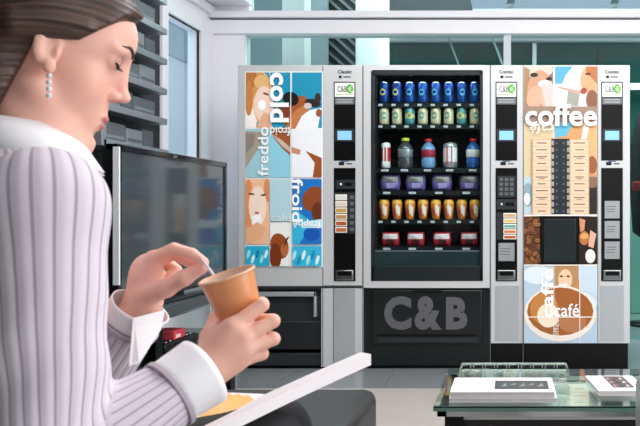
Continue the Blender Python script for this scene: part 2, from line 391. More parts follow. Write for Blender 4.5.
#%%MACHINES
YB = 5.28
def pay_column(par, x0, x1, kind, c0=0):
    """control column details; x0..x1 the black inset"""
    c = (x0+x1)/2
    b = MB(); b.text('Classic' if kind == 'A' else 'Combo', (c-7, 70, c+7, 73.6), mp_at(YF-.001), ink('1b1d20'), bold=.03)
    b.box(vx(c-6), vx(c-3), YF-.001, YF, vz(78.3), vz(75.6), ink('1b1d20'))
    vb(b, c-1.5, 76.3, c+6, 77.6, YF-.001, YF, ink('50555a'))
    tag(b.build('name_plate', par))
    # upper inset
    b = MB(); vb(b, x0, 81.8, x1, 160.5, YF-.004, YF+.01, BLACK, .001); tag(b.build('upper_inset', par))
    b = MB(); vb(b, x0+1, 83, x1-1, 97, YF-.0055, YF-.003, ink('f4f7f2'))
    b.text('C&B', (x0+3.6, 86.3, x0+13, 92.2), mp_at(YF-.0062), ink('3d4440'), bold=.01)
    cx = x0+16
    b.poly([mp_at(YF-.0060)(*p) for p in ell(cx, 89, 3.6, 4.6)], ink('58b234'))
    b.text('€', (cx-2, 86.5, cx+2.6, 91.8), mp_at(YF-.0066), ink('e8f5e0'), bold=.0)
    vb(b, x0+2.5, 94, x1-2.5, 95, YF-.0058, YF-.0055, ink('a9cf8c'))
    vb(b, x0+1, 98, x1-1, 104.5, YF-.0055, YF-.003, ink('6a7074'))
    for q in (99.5, 101.8): vb(b, x0+3, q, x1-3, q+.9, YF-.0058, YF-.0055, ink('b5babd'))
    tag(tag(b.build('logo_card', par)), 'white card with green mark above a grey text strip')
    b = MB(); vb(b, x0+1, 129, x1-1, 141.5, YF-.0055, YF-.003, DGREY, .0008); s = b.build('display', par)
    one('screen', s, mat('lcd_blue', '7fb6d8', emit=.35), (vx(c-7), vx(c+7), YF-.0065, YF-.0055, vz(140), vz(131)))
    b = MB(); vb(b, c-6, 162, c-.5, 165.3, YF-.001, YF, ink('16181b')); vb(b, c+1.5, 163.1, c+7.5, 164.4, YF-.001, YF, ink('4a4f55'))
    vb(b, c-4, 160.9, c+4, 161.8, YF-.001, YF, ink('3a5a8c'))
    tag(b.build('notice', par))
    # lower inset
    b = MB(); vb(b, x0, 168, x1, 281, YF-.004, YF+.01, BLACK, .001); tag(b.build('lower_inset', par))
    b = MB(); vb(b, x0+2, 270, x1-2, 280, YF-.012, YF-.004, CHROME, .003); vb(b, x0+4, 271.5, x1-4, 275.5, YF-.013, YF-.0115, BLACK); tag(b.build('coin_return', par))
def coin_unit(par, x0, x1, y0, y1):
    b = MB(); vb(b, x0, y0, x1, y1, YF-.007, YF-.003, DGREY, .001)
    vb(b, x0+9, (y0+y1)/2-2, x1-3, (y0+y1)/2+1.5, YF-.0076, YF-.0068, BLACK)
    u = b.build('coin_unit', par)
    b = MB(); b.lathe([(0, .012), (.009, .010), (.011, 0)], Vector((vx(x0+5), YF-.006, vz((y0+y1)/2))), CHROME, (0, -1, 0), 14); tag(b.build('knob', u))
def swatches(par, x0, y0, x1, y1, cols):
    n_ = len(cols); h = (y1-y0)/n_
    for k, cc in enumerate(cols):
        b = MB(); vb(b, x0, y0+k*h+.4, x1, y0+(k+1)*h-.4, YF-.0062, YF-.003, ink('efe6d8'), .0006)
        vb(b, x0+.8, y0+k*h+1.6, x1-.8, y0+(k+1)*h-1.2, YF-.0066, YF-.006, ink(cc))
        tag(b.build('selection_card', par))
def silver_plate(par, x0, y0, x1, y1):
    b = MB(); vb(b, x0, y0, x1, y1, YF-.0065, YF-.003, mat('brushed_plate', 'a9afb2', .35, .5, noise=(20, .12)), .0008)
    for q in (.3, .45, .6): vb(b, x0+2, y0+(y1-y0)*q, x1-3-3*q, y0+(y1-y0)*q+.7, YF-.0068, YF-.0064, MGREY)
    tag(b.build('notice_plate', par))

# ---- cold drinks machine
#A
A = thing('vending_machine', (vx(300), YF, 0), 'silver cold drinks vending machine with blue poster front, leftmost of the three', 'vending machine', 'vending machines')
b = MB(); vb(b, 238, 65, 362.9, 289, YF, YB, SILVER, .004); vb(b, 321, 285, 362.9, 367, YF, YB, SILVER, .003); vb(b, 240, 289, 321, 366, YF+.14, YB, BLACK)
vb(b, 238, 288, 241, 366, YF, YB, BLACK); tag(b.build('body', A))
b = MB(); vb(b, 322.4, 66, 323.2, 366, YF-.0008, YF, MGREY); vb(b, 333, 285, 333.6, 366, YF-.0008, YF, MGREY); vb(b, 362.3, 65.5, 362.9, 366, YF-.0012, YF, MGREY)
vb(b, 321, 286.6, 362, 287.2, YF-.0008, YF, MGREY); vb(b, 240, 286, 321.5, 289, YF-.001, YF+.02, DGREY); tag(b.build('door_seam', A))
b = MB(); vb(b, 334, 288.5, 355.5, 366, YF-.0025, YF, SILVER2, .001); tag(b.build('lower_panel', A))
one('plinth', A, BLACK, (vx(240), vx(362), YF+.05, YB, 0, vz(366)))
b = MB(); vb(b, 241, 289, 321, 322, YF+.03, YF+.14, DGREY); vb(b, 241, 322, 321, 350, YF+.02, YF+.14, mat('grey_black_panel', '1d2023', .4, noise=(5, .05)), .004); vb(b, 241, 354, 321, 366, YF+.015, YF+.14, DGREY, .003)
hch = b.build('dispensing_hatch', A)
b = MB(); vb(b, 244, 292, 316, 296.5, YF+.0, YF+.03, SILVER2, .002); vb(b, 313.6, 292, 316, 317, YF+.0, YF+.03, SILVER2, .002); tag(b.build('handle', hch))
a = Art(YF-.001)
a.rc(245, 71.5, 323, 267, 'f3f5f5')
S1, S2, S3 = (246, 72.5, 269.6, 128), (270.2, 72.5, 291, 128), (292, 72.5, 322, 128)
for r in (S1, S2, S3): a.rc(*r, '1d93b5')
# blonde woman
r = (246, 72.5, 274, 128)
a.sh(ell(258, 96, 15, 26), 'e9b98c', r); a.sh(ell(254, 84, 12, 15, 20), 'd49a58', r); a.sh(ell(250, 80, 7, 10, 20), 'b7763c', r); a.sh(ell(262, 82, 8, 7), 'e8b779', r)
a.sh(ell(264, 104, 10, 18), 'f6d8c4', r); a.sh([(246, 100), (252, 104), (257, 122), (256, 128), (246, 128)], 'fbf4ee', r)
a.sh(ell(249, 98, 4, 18), 'c98348', r); a.sh(ell(262, 105, 4, 5), 'ffffff', r); a.sh(ell(266, 94, 3, 1.1, 20), '7a4a34', r); a.sh([(256, 128), (264, 112), (272, 116), (272, 128)], 'e8b090', r)
# dark haired man
r = (276, 72.5, 322, 180)
a.sh(ell(296, 112, 9, 18, 30), 'a4572a', r); a.sh(ell(298, 118, 7, 14, 40), 'c57a45', r); a.sh(ell(291, 99, 8, 7, 20), '1a1213', r); a.sh(ell(284, 112, 6, 8), '7d3d1f', r)
a.sh([(318, 128), (322, 108), (310, 110), (302, 116), (296, 128), (291, 140), (293, 165), (300, 178), (322, 178)], 'f2f3f5', (292, 72.5, 322, 178))
a.sh(ell(313, 103, 8, 4, 10), '2a2322', S3); a.sh(ell(318, 98, 3, 5), '3c2a24', S3); a.sh(ell(319, 113, 3, 4), '9a5a34', S3); a.sh(ell(308, 106, 4, 3), 'd8c8be', S3)
# second row
r = (246, 129, 269.6, 177.5)
a.rc(*r, '9fcdd8'); a.sh([(246, 131), (262, 132), (263, 142), (246, 168)], 'a79d90', r); a.sh([(246, 133), (256, 134), (254, 145), (246, 154)], '8d8378', r)
r = (270.2, 129, 291, 177.5); a.rc(*r, '8fd0e2'); a.sh([(270.2, 129), (291, 129), (291, 156), (282, 148), (274, 138)], 'a2562c', r); a.sh([(272, 134), (282, 140), (291, 148), (291, 153), (282, 146)], 'c9b7a4', r)
r = (292, 129, 322, 177.5); a.rc(*r, 'eef0f4'); a.sh([(292, 147), (301, 150), (300, 155), (292, 153)], 'c98c6e', r)
a.sh([(306, 151), (322, 158), (322, 177.5), (313, 177.5), (315, 163)], '9c5127', r)
# third row
r = (246, 179, 269.6, 244)
a.rc(*r, 'f2c09a'); a.sh(ell(249, 205, 5, 26), 'e3935c', r); a.sh(ell(268, 190, 4, 12), 'd9905c', r); a.sh(ell(258, 206, 9, 20), 'fbe2cd', r); a.sh(ell(252, 194, 3, 1, 8), '6b4030', r); a.sh(ell(264, 195, 3, 1, -8), '6b4030', r)
a.sh([(252, 216), (261, 212), (262, 224), (253, 232)], 'ffffff', r); a.sh(ell(257.5, 213, 2.6, 1.2), 'c46a62', r); a.sh([(247, 228), (258, 222), (267, 228), (262, 238), (250, 244), (246, 240)], 'ecb289', r)
a.rc(246, 246, 269.6, 266, '2db0d4')
for q in range(5): a.sh(ell(249+q*4.4, 254+(q % 2)*5, 1.6, 4.5, 15), ('9fe6f4', 'd8f7fb', '1587b8')[q % 3], (246, 246, 269.6, 266))
r = (270.6, 179, 291.6, 221); a.rc(*r, 'b5d6df')
r = (270.6, 222.5, 291.6, 266); a.rc(*r, 'f1f1ef')
a.sh(ell(280, 246, 9, 13, -15), '9a4c22', r); a.sh(ell(276, 256, 6, 13), '7a3615', r); a.sh(ell(285, 250, 4, 6), 'b96a3c', r); a.sh([(287, 238), (290, 236), (283, 250)], '2a2a2a', r)
r = (293, 179, 322, 244); a.rc(*r, '1f74c4')
a.sh(ell(314, 199, 11, 13, 30), '8e4a24', r); a.sh(ell(319, 212, 7, 10), '6b3217', r); a.sh([(293, 205), (303, 215), (312, 222), (300, 244), (293, 244)], '35b6dd', r); a.sh(ell(312, 234, 8, 7), '1559b4', r)
a.sh([(302, 222), (322, 219), (322, 228), (302, 228)], 'bfe9f2', r)
a.rc(293, 246, 322, 266, '36b7da')
for q in range(6): a.sh(ell(295+q*4.6, 255+(q % 2)*5, 1.7, 5, 15), ('a8ecf6', '1b90c4', 'dcf9fb')[q % 3], (293, 246, 322, 266))
a.rc(291, 72.5, 291.8, 266, 'eef6f8')
a.tx('cold', (270.5, 73, 289.5, 122.5), rot=-90, bold=.03)
a.tx('freddo', (258.5, 127, 269, 176), rot=90, bold=.01)
a.tx('froid', (271, 127, 291, 136), 'f4f4f4', rot=180, bold=.01)
a.tx('froid', (292.5, 178.5, 303.5, 222), rot=-90, bold=.02)
a.tx('frappé', (293.5, 219, 321, 228), rot=180, bold=.01)
a.tx('café', (272, 213, 291, 221), 'dfeef2', bold=0)
tag(a.b.build('poster', A, recalc=False), 'blue and skin-toned photo collage with the word cold')
pay_column(A, 334, 355.5, 'A')
coin_unit(A, 336, 355, 180, 189)
b = MB(); vb(b, 335, 192.5, 355.5, 233.5, YF-.0048, YF-.003, DGREY); tag(b.build('selector_panel', A))
swatches(A, 335.5, 194, 347.2, 233, ('cfd8d4', 'd8cfc0', 'c79a54', 'b98a58', 'b0562f', 'b86a3c'))
b = MB()
for q in range(6): vb(b, 350, 195.5+q*6.4, 354, 199+q*6.4, YF-.006, YF-.004, MGREY, .0005)
tag(b.build('keypad', A))

# ---- snack machine
B = thing('vending_machine', (vx(426), YF, 0), 'silver snack and can vending machine with big dark glass front, the middle one', 'vending machine', 'vending machines')
WX0, WX1, WY0, WY1 = 372, 482, 72, 280
b = MB()
vb(b, 363.2, 65, WX0, 288, YF, YB, SILVER, .003); vb(b, WX1, 65, 490, 288, YF, YB, SILVER, .003); vb(b, WX0-1, 65, WX1+1, 70, YF+.0004, YB, SILVER); vb(b, WX0-1, WY1, WX1+1, 288, YF+.0004, YB, SILVER)
vb(b, WX0-1, WY0-1, WX1+1, WY1+1, YF+.50, YB, BLACK); vb(b, WX0, 70, WX1, 71.9, YF+.03, YF+.5, BLACKM)
vb(b, 363.2, 288, 490, 366, YF+.02, YB, GREENBLACK); vb(b, 363.2, 343, 490, 366, YF+.03, YB, BLACK); tag(b.build('body', B))
b = MB()
for q in ((WX0-1, WY0-1, WX0+2, WY1+1), (WX1-2, WY0-1, WX1+1, WY1+1), (WX0, WY0-1, WX1, WY0+3), (WX0, WY1-14, WX1, WY1+1)): vb(b, *q, YF-.003, YF+.03, mat('window_gasket', '1a2226', .3, noise=(5, .05)), .002)
tag(b.build('window_frame', B))
one('glass_pane', B, glass('shop_glass', 'f4fafa', ior=1.25), (vx(WX0+2), vx(WX1-2), YF+.012, YF+.017, vz(WY1-14), vz(WY0+3)))
b = MB(); vb(b, WX0+2, 252, WX1-2, 266, YF+.02, YF+.03, mat('flap_tint', '2b383a', .1, noise=(4, .1))); vb(b, WX0+3, 250.5, WX1-3, 252, YF+.015, YF+.03, MGREY); tag(b.build('inner_flap', B))
for q in (WX0, WX1-2.2):
    b = MB(); vb(b, q, 74, q+2.2, 250, YF+.05, YF+.5, BLACKM); b.build('side_lining', B)
one('light_strip', B, mat('led_strip', 'eaf4ff', emit=10), (vx(WX0+6), vx(WX1-6), YF+.055, YF+.09, 1.784, 1.789))
# flap with lettering
b = MB(); vb(b, 372, 290, 482, 344, YF+.0, YF+.03, mat('flap_black', '0e1517', .32, noise=(5, .05)), .006)
vb(b, 412, 290.5, 442, 292.5, YF-.002, YF+.0, BLACK); vb(b, 377, 334, 478, 336.5, YF-.002, YF+.0, BLACK); vb(b, 378, 338, 478, 342, YF-.001, YF, DGREY)
LG = ink('5b5c60')
b.text('C', (384, 296, 411.5, 330), mp_at(YF-.003), LG, bold=.05); b.text('&', (414.5, 296, 441.5, 330), mp_at(YF-.003), LG, bold=.05); b.text('B', (446, 297, 467.5, 329.5), mp_at(YF-.003), LG, bold=.05)
tag(b.build('delivery_flap', B), 'black flap with large grey letters C&B')
b = MB(); vb(b, 363.3, 366, 490, 370, YF+.05, YB, BLACK); tag(b.build('plinth', B))
b = MB(); vb(b, 489.8, 65.5, 490.6, 366, YF-.0012, YF, MGREY); tag(b.build('door_seam', B))
TRAY = mat('tray_black', '14181b', .35, .3, noise=(5, .05)); WIRE = mat('coil_wire', '3c4246', .3, .8)
def coil(x, r, z, m=WIRE):
    b = MB(); n_ = 60; b.tube([(x+r*math.cos(k/10*2*math.pi), YF+.14+k*.0055, z+r+.003+r*math.sin(k/10*2*math.pi)) for k in range(n_)], .0014, m, 5); return b
rows = [(100.5, 8), (122.5, 8), (167, 5), (190, 4), (219.5, 8), (247, 4)]
XC5 = (382.5, 402.5, 426, 448.5, 472); XC4 = (387, 413, 440, 468)
X8 = [380.5+k*13.3 for k in range(8)]
for r_i, (py, n_) in enumerate(rows):
    z = vz(py); xs = {8: X8, 5: XC5, 4: XC4}[n_]
    t = one('tray', B, TRAY, (vx(WX0+2.2), vx(WX1-2.2), YF+.09, YF+.48, z-.007, z), (vx(WX0+2.2), vx(WX1-2.2), YF+.084, YF+.092, z-.030, z-.002))
    for x in xs:
        coil(vx(x), .028 if n_ == 8 else .034, z).build('coil', t)
        wd = 2.0 if n_ == 8 else 3.6
        b = MB(); b.box(vx(x-wd-(2.5 if n_ != 5 else 0)), vx(x+wd-(2.5 if n_ != 5 else 0)), YF+.081, YF+.084, z-.021, z-.009, ink('e9edf0')); b.box(vx(x-wd-(2.5 if n_ != 5 else 0)+.6), vx(x+wd-(2.5 if n_ != 5 else 0)-.6), YF+.0804, YF+.081, z-.017, z-.013, ink('7c8288'))
        b.build('price_tag', t)
def copy_tree(o, parent=None):
    c_ = o.copy(); COL.objects.link(c_); c_.parent = parent
    for ch in list(o.children): copy_tree(ch, c_)
    return c_
ORD = ('first', 'second', 'third', 'fourth', 'fifth', 'sixth', 'seventh', 'eighth')
def side(z, f):   # can side with print bands: f list of (h0,h1,r,mat)
    pass
def can(body, accent, mark, h=.128):
    root = thing('drink_can', (0, 0, 0), 'x', 'can')
    b = MB(); r = .0305
    b.lathe([(.022, 0), (.027, .004), (r, .012), (r, h*.38)], (0, 0, 0), body, n=24)
    b.lathe([(r, h*.38), (r, h*.62)], (0, 0, 0), accent, n=24); b.lathe([(r, h*.62), (r, h-.012), (.027, h-.004)], (0, 0, 0), body, n=24)
    # round emblem and stripes wrapped on the front
    for cx_, cz, rr, mm in ((0, h*.52, .017, mark), (.0, h*.52, .009, body)):
        v = [Vector((0, 0, 0))]
        pts = []
        for t in range(16):
            a_ = 2*math.pi*t/16; X = cx_+rr*math.cos(a_); Z = cz+rr*1.25*math.sin(a_); X = max(-.029, min(.029, X))
            pts.append(Vector((X, -math.sqrt((r+.0006+(.0004 if mm is body else 0))**2-X*X), Z)))
        cen = Vector((cx_, -r-.0006-(.0004 if mm is body else 0), cz))
        b.add([cen]+pts, [(0, i+1, (i+1) % 16+1) for i in range(16)], mm)
    b.build('shell', root)
    b = MB(); b.lathe([(.027, h-.004), (.0275, h), (.025, h), (.024, h-.003), (0, h-.003)], (0, 0, 0), CHROME, n=24); b.build('lid', root)
    return root
def place(proto, first, x, y, z, lab, grp, rz=0):
    o = proto if first else copy_tree(proto)
    o.location = (x, y, z+.0005); o.rotation_euler = (0, 0, rz); o['label'] = lab; o['group'] = grp
BLU = mat('can_blue', '1c4f9e', .25, .4); BLU2 = mat('can_deep_blue', '163c86', .25, .4); YEL = mat('can_yellow', 'd8d24a', .3); CYA = mat('can_cyan', '5cb4c8', .3, .2)
BEI = mat('can_beige', 'd8cfa6', .3, .15); TEA = mat('can_teal', '4d9a9c', .3, .2); WHT = mat('can_white', 'eef0ee', .3)
p = can(BLU, BLU2, CYA)
pb = can(BLU2, BLU, YEL)
fa, fb = True, True
for k, x in enumerate(X8):
    q = pb if k < 2 else p
    place(q, fb if k < 2 else fa, vx(x), YF+.125, vz(rows[0][0]), 'blue drink can on the top tray, %s from the left' % ORD[k], 'blue cans on the top tray', random.uniform(-.25, .25))
    if k < 2: fb = False
    else: fa = False
p = can(BEI, BEI, TEA, .105); pb = can(TEA, BEI, YEL, .105); fa = fb = True
for k, x in enumerate(X8):
    q = pb if k in (2, 6) else p
    place(q, fb if k in (2, 6) else fa, vx(x), YF+.125, vz(rows[1][0]), 'beige and teal drink can on the second tray, %s from the left' % ORD[k], 'beige cans on the second tray', random.uniform(-.4, .4))
    if k in (2, 6): fb = False
    else: fa = False
# bottles and tall cans of the third tray
def bottle(x, name, cat, label, body, lab_m, cap, h, r, twin=False):
    z = vz(rows[2][0])+.0005
    t = thing(name, (vx(x), YF+.125, z), label, cat, 'bottles and tall cans on the third tray')
    for dx in ((-.6*r, .6*r) if False else (0,)):
        c0 = Vector((vx(x)+dx, YF+.125, z))
        b = MB(); b.lathe([(r*.8, 0), (r, .008), (r, h*.28), (r*.93, h*.33), (r*.93, h*.36)], c0, body); b.lathe([(r*.99, h*.62), (r*.98, h*.68), (r*.6, h*.82), (r*.32, h*.87), (r*.32, h*.93)], c0, body); b.build('body', t)
        b = MB(); b.lathe([(r*.93, h*.36), (r, h*.37), (r, h*.61), (r*.99, h*.62)], c0, lab_m)
        b.build('wrapper', t)
        b = MB(); b.lathe([(r*.5, h*.90), (r*.52, h*.91), (r*.52, h*.985), (r*.45, h), (0, h)], c0, cap, n=16); b.build('cap', t)
RED = mat('label_red', 'c8222e', .35); COLA = mat('cola_dark', '221a1c', .15); WTR = mat('water_blue', '6f9cc4', .12, spec=.7)
SLV = mat('label_silver', 'a5adb2', .3, .5); NAVY = mat('label_navy', '1d3f86', .35)
def tallcan(x, label, m1, m2, m3, h, r):
    z = vz(rows[2][0])+.0005; c0 = Vector((vx(x), YF+.125, z))
    t = thing('tall_can', c0, label, 'can', 'bottles and tall cans on the third tray')
    b = MB(); b.lathe([(r*.75, 0), (r, .008), (r, h*.25)], c0, m1); b.lathe([(r, h*.25), (r, h*.8)], c0, m2); b.lathe([(r, h*.8), (r, h-.012), (r*.8, h-.003)], c0, m1)
    for s_ in (-.35, .3):
        b.box(c0.x+r*s_-.004, c0.x+r*s_+.004, c0.y-r*.98, c0.y-r*.9, c0.z+h*.12, c0.z+h*.85, m3)
    b.build('shell', t)
    b = MB(); b.lathe([(r*.8, h-.003), (r*.8, h), (r*.7, h-.003), (0, h-.003)], c0, CHROME); b.build('lid', t)
tallcan(382.5, 'red and white tall can, leftmost on the third tray', WHT, RED, WHT, .158, .028)
bottle(402.5, 'soda_bottle', 'bottle', 'clear dark bottle with yellow green cap on the third tray', mat('clear_dark', '43494d', .1, spec=.8), SLV, mat('cap_yellow', 'd6dc32', .35), .185, .047)
bottle(426, 'soda_bottle', 'bottle', 'bottle with red cap and red and blue label, middle of the third tray', WTR, mat('label_redblue', 'a8283c', .35), RED, .180, .044)
tallcan(448.5, 'wide can with red and silver stripes, fourth on the third tray', SLV, WHT, RED, .155, .044)
bottle(472, 'soda_bottle', 'bottle', 'blue bottle with red cap, rightmost on the third tray', mat('bottle_blue', '2b5fa8', .15, spec=.7), WHT, RED, .182, .044)
# bags: pillow packets
def packet(name, cat, w_, h_, d_, m1, m2, m3):
    root = thing(name, (0, 0, 0), 'x', cat)
    def surf(x0, x1, z0, z1, m, e=0):
        b_ = MB(); n_ = 12; v = []; f = []
        for s_ in (-1, 1):
            for i in range(n_+1):
                for k in range(n_+1):
                    u = x0+(x1-x0)*i/n_; q = z0+(z1-z0)*k/n_
                    d = max(0, 1-(abs(2*u)**3))*max(0, 1-abs(2*q-1)**3)
                    v.append(Vector((u*w_*(1-.05*math.cos(6*q)), s_*(d_*.5*d**.6+.0008+e)+.002*math.sin(9*u+7*q)*d, q*h_)))
        off = (n_+1)**2
        for s_ in (0, 1):
            for i in range(n_):
                for k in range(n_):
                    a_ = s_*off+i*(n_+1)+k; f.append((a_, a_+1, a_+n_+2, a_+n_+1))
        edge = [i*(n_+1) for i in range(n_)]+[n_*(n_+1)+k for k in range(n_)]+[(n_-i)*(n_+1)+n_ for i in range(n_)]+[n_-k for k in range(n_)]
        for i in range(len(edge)): a_, c_ = edge[i], edge[(i+1) % len(edge)]; f.append((a_, c_, c_+off, a_+off))
        b_.add(v, f, m, True); return b_
    surf(-.5, .5, 0, 1, m1).build('bag', root)
    b = surf(-.42, .42, .50, .88, m2, .0012); b.m = [m2]; b.build('wrapper_print', root)
    b = surf(-.2, .25, .12, .45, m3, .0015); b.build('emblem', root)
    return root
def bag_row(row, proto, xs, fmt, grp):
    for k, x in enumerate(xs): place(proto, k == 0, vx(x), YF+.13, vz(rows[row][0]), fmt % ORD[k], grp, random.uniform(-.12, .12))
p = packet('snack_bag', 'bag', .118, .100, .05, mat('foil_purple', '7a68b4', .3, .3, noise=(30, .25)), mat('foil_grey', '7d7a78', .35, .3, noise=(40, .3)), mat('foil_lilac', 'b3a4dc', .3, .2, noise=(40, .2)))
bag_row(3, p, XC4, 'purple snack bag on the fourth tray, %s from the left', 'purple bags on the fourth tray')
def juice():
    root = thing('drink_bottle', (0, 0, 0), 'x', 'bottle')
    OR_, OY, OW, ORR = mat('juice_orange', 'e8862c', .3), mat('juice_yellow', 'f6b545', .3), mat('juice_white', 'f3e6da', .3, noise=(60, .2)), mat('juice_red', 'b5482a', .3)
    pr = [(.018, 0), (.023, .006), (.027, .04), (.031, .075), (.032, .095)]
    b = MB(); b.lathe(pr, (0, 0, 0), OR_, n=24); b.lathe([(.032, .095), (.031, .108), (.026, .117)], (0, 0, 0), OY, n=24); b.build('body', root)
    def rad(z): return float(np.interp(z, [p_[1] for p_ in pr], [p_[0] for p_ in pr]))
    for nm, a0_, a1_, z0_, z1_, m_ in (('wrapper_print', -.15, .75, .028, .085, OW), ('wrapper_mark', -.95, -.10, .02, .07, ORR)):
        b = MB(); v = []; f = []
        for i in range(7):
            a = a0_+(a1_-a0_)*i/6
            for k in range(7):
                z = z0_+(z1_-z0_)*k/6+(.012*math.sin(i)); r_ = rad(z)+.0007; v.append((r_*math.sin(a), -r_*math.cos(a), z))
        for i in range(6):
            for k in range(6): q_ = i*7+k; f.append((q_, q_+7, q_+8, q_+1))
        b.add(v, f, m_, True); b.build(nm, root)
    b = MB(); b.lathe([(.026, .117), (.024, .121), (0, .121)], (0, 0, 0), mat('juice_lid', 'd98a30', .35), n=24); b.build('lid', root)
    return root
p = juice()
bag_row(4, p, X8, 'orange drink bottle on the fifth tray, %s from the left', 'orange drink bottles on the fifth tray')
p = packet('snack_packet', 'packet', .108, .086, .04, mat('packet_red', 'a81c2a', .35, noise=(30, .25)), mat('packet_white', 'e4d2d2', .35, noise=(60, .35)), mat('packet_dark', '4a1418', .35, noise=(50, .3)))
bag_row(5, p, XC4, 'red snack packet on the bottom tray, %s from the left', 'red packets on the bottom tray')

# ---- coffee machine
C_ = thing('vending_machine', (vx(560), YF, 0), 'silver coffee vending machine with beige coffee poster and two columns, rightmost of the three', 'vending machine', 'vending machines')
b = MB(); vb(b, 490.6, 65, 630, 343.5, YF, YB, SILVER, .004); tag(b.build('body', C_))
one('plinth', C_, BLACK, (vx(490.6), vx(628.5), YF+.02, YB, 0, vz(343.4)))
b = MB(); vb(b, 522.8, 66, 523.5, 369, YF-.0008, YF+.02, MGREY); vb(b, 597.5, 66, 598.1, 343, YF-.0008, YF, MGREY); tag(b.build('door_seam', C_))
for x0, x1 in ((497, 517), (602, 622)):
    b = MB(); vb(b, x0-2, 285.5, x1+2, 341, YF-.002, YF, SILVER2, .001); tag(b.build('lower_panel', C_))
a = Art(YF-.001)
a.rc(524, 66, 597, 342.5, 'e6dccd')
r = (524, 66.5, 553, 122)
a.rc(*r, '8b6f62'); a.sh(ell(538, 70, 15, 8), 'cfc6b8', r); a.sh(ell(540, 92, 13, 22), 'c9987c', r); a.sh(ell(534, 75, 4, 2.2), '33221f', r); a.sh(ell(549, 79, 3, 2), '33221f', r); a.sh([(524, 66.5), (530, 70), (527, 90), (526, 122), (524, 122)], 'a8835c', r)
a.sh(ell(545, 84, 7, 4), 'e9e2dc', r); a.sh(ell(535, 97, 8, 12, 20), 'dba98d', r); a.sh(ell(546, 96, 6, 12), 'dcb09a', r); a.sh([(541, 84), (553, 84), (553, 108), (546, 108)], 'cdc4c0', r)
r = (555, 66.5, 597, 107)
a.rc(*r, 'eceef1'); a.sh([(555, 66.5), (573, 66.5), (566, 75), (562, 84), (555, 84)], '58a8cc', r); a.sh([(568, 90), (580, 92), (578, 106), (566, 106)], '9fa096', r)
a.sh([(556, 86), (581, 91), (577, 94), (558, 88)], 'c9a090', r); a.sh(ell(592, 80, 12, 15), 'e8a67c', r); a.sh([(586, 66.5), (597, 66.5), (597, 84), (586, 72)], 'b9703f', r); a.sh(ell(588, 74, 3, 1.2), '55301f', r); a.sh(ell(583.5, 91, 3, 3.5, 40), 'a8463c', r); a.sh(ell(592, 100, 6, 10), '8a5c44', r)
a.rc(524, 106.5, 597, 123, '9d8474')
a.sh([(524, 123), (553, 123), (553, 213), (524, 213)], 'd5c19c', None); a.rc(524, 177, 553, 214, 'b9cdd4'); a.sh(ell(528, 195, 6, 12), '8ba6b2', (524, 177, 553, 214)); a.sh(ell(527, 199, 3, 6), 'eef2f3', (524, 177, 553, 214))
r = (555, 123, 597, 176); a.rc(*r, 'd39a66'); a.sh([(555, 123), (574, 123), (566, 136), (555, 138)], '62b2cf', r); a.sh([(584, 123), (590, 123), (587, 140), (581, 140)], 'f1ede8', r); a.sh(ell(594, 145, 8, 22), 'e7ad78', r); a.sh(ell(592, 165, 5, 9), '9a5c38', r)
a.rc(555, 177, 597, 214, '2b241f'); a.sh(ell(592, 182, 7, 6), '8a664c', (555, 177, 597, 214))
# coffee beans
r = (524, 216.5, 541, 264); a.rc(*r, '5a3620')
for q in range(34):
    cx_, cy_ = 525+random.random()*15, 218+random.random()*45; an = random.uniform(0, 180)
    a.sh(ell(cx_, cy_, 2.6, 1.8, an, 10), random.choice(('8c5a34', 'a06c42', '7a4a28')), r); a.sh(ell(cx_, cy_, 2.2, .35, an, 6), '3a2114', r)
r = (579, 216.5, 597, 264); a.rc(*r, '241510'); a.sh([(579, 218), (585, 220), (584, 230), (580, 232)], 'd08a68', r); a.sh(ell(584, 238, 5, 7), 'b4713c', r); a.sh(ell(584, 236, 4, 3), 'e0a25c', r); a.sh([(590, 230), (596, 234), (593, 248), (588, 246)], 'd9ac94', r); a.sh(ell(590, 256, 5, 7), 'ebe5e2', r)
# large cup picture
r = (524, 265.5, 597, 342.5); a.rc(*r, 'b7cbdb')
a.sh(ell(538, 275, 16, 9), 'dbe6ee', r); a.sh(ell(590, 290, 10, 20), 'd5e2ec', r)
a.sh([(553, 265.5), (578, 265.5), (578, 300), (553, 300)], 'b58a5c', r); a.sh(ell(565, 279, 7, 10), 'eec6a2', r); a.sh(ell(561, 276, 1.8, .9), '4a2f22', r); a.sh(ell(568, 276, 1.8, .9), '4a2f22', r); a.sh([(558, 284), (567, 283), (566, 296), (559, 296)], 'eef0f0', r); a.sh([(566, 300), (579, 278), (579, 306)], 'c98c5c', r)
a.sh(ell(560, 313, 36, 28), 'f0e6da', r); a.sh(ell(560, 311, 33, 24), 'a35f2c', r); a.sh(ell(544, 308, 14, 16), 'c4823f', r); a.sh(ell(548, 315, 11, 12), 'f5e3c8', r); a.sh(ell(572, 322, 14, 10), 'b5764e', r)
a.sh([(579, 265.5), (597, 265.5), (597, 300), (588, 292), (579, 290)], 'c7d8e5', r)
a.rc(524, 316, 597, 317, 'f2ece6'); a.rc(553.3, 265.5, 554, 342.5, 'f2ece6'); a.rc(579, 265.5, 579.8, 342.5, 'f2ece6'); a.rc(524, 264.3, 597, 265.4, 'f2ece6'); a.rc(524, 214.5, 597, 216, 'f2ece6')
a.tx('coffee', (525, 104.5, 596.5, 126.5), rot=0, bold=.022)
a.tx('café', (530, 124, 553, 134), 'efe6da', rot=180, bold=.0)
a.tx('caffè', (540.5, 268, 553, 318), 'ffffff', rot=90, bold=.02)
a.tx('café', (554, 303, 579, 316), 'ffffff', bold=.01)
a.tx('coffee', (553.5, 318, 558.5, 341), 'f2e6dc', rot=90, bold=0)
tag(a.b.build('poster', C_, recalc=False), 'beige and brown photo collage with the word coffee')
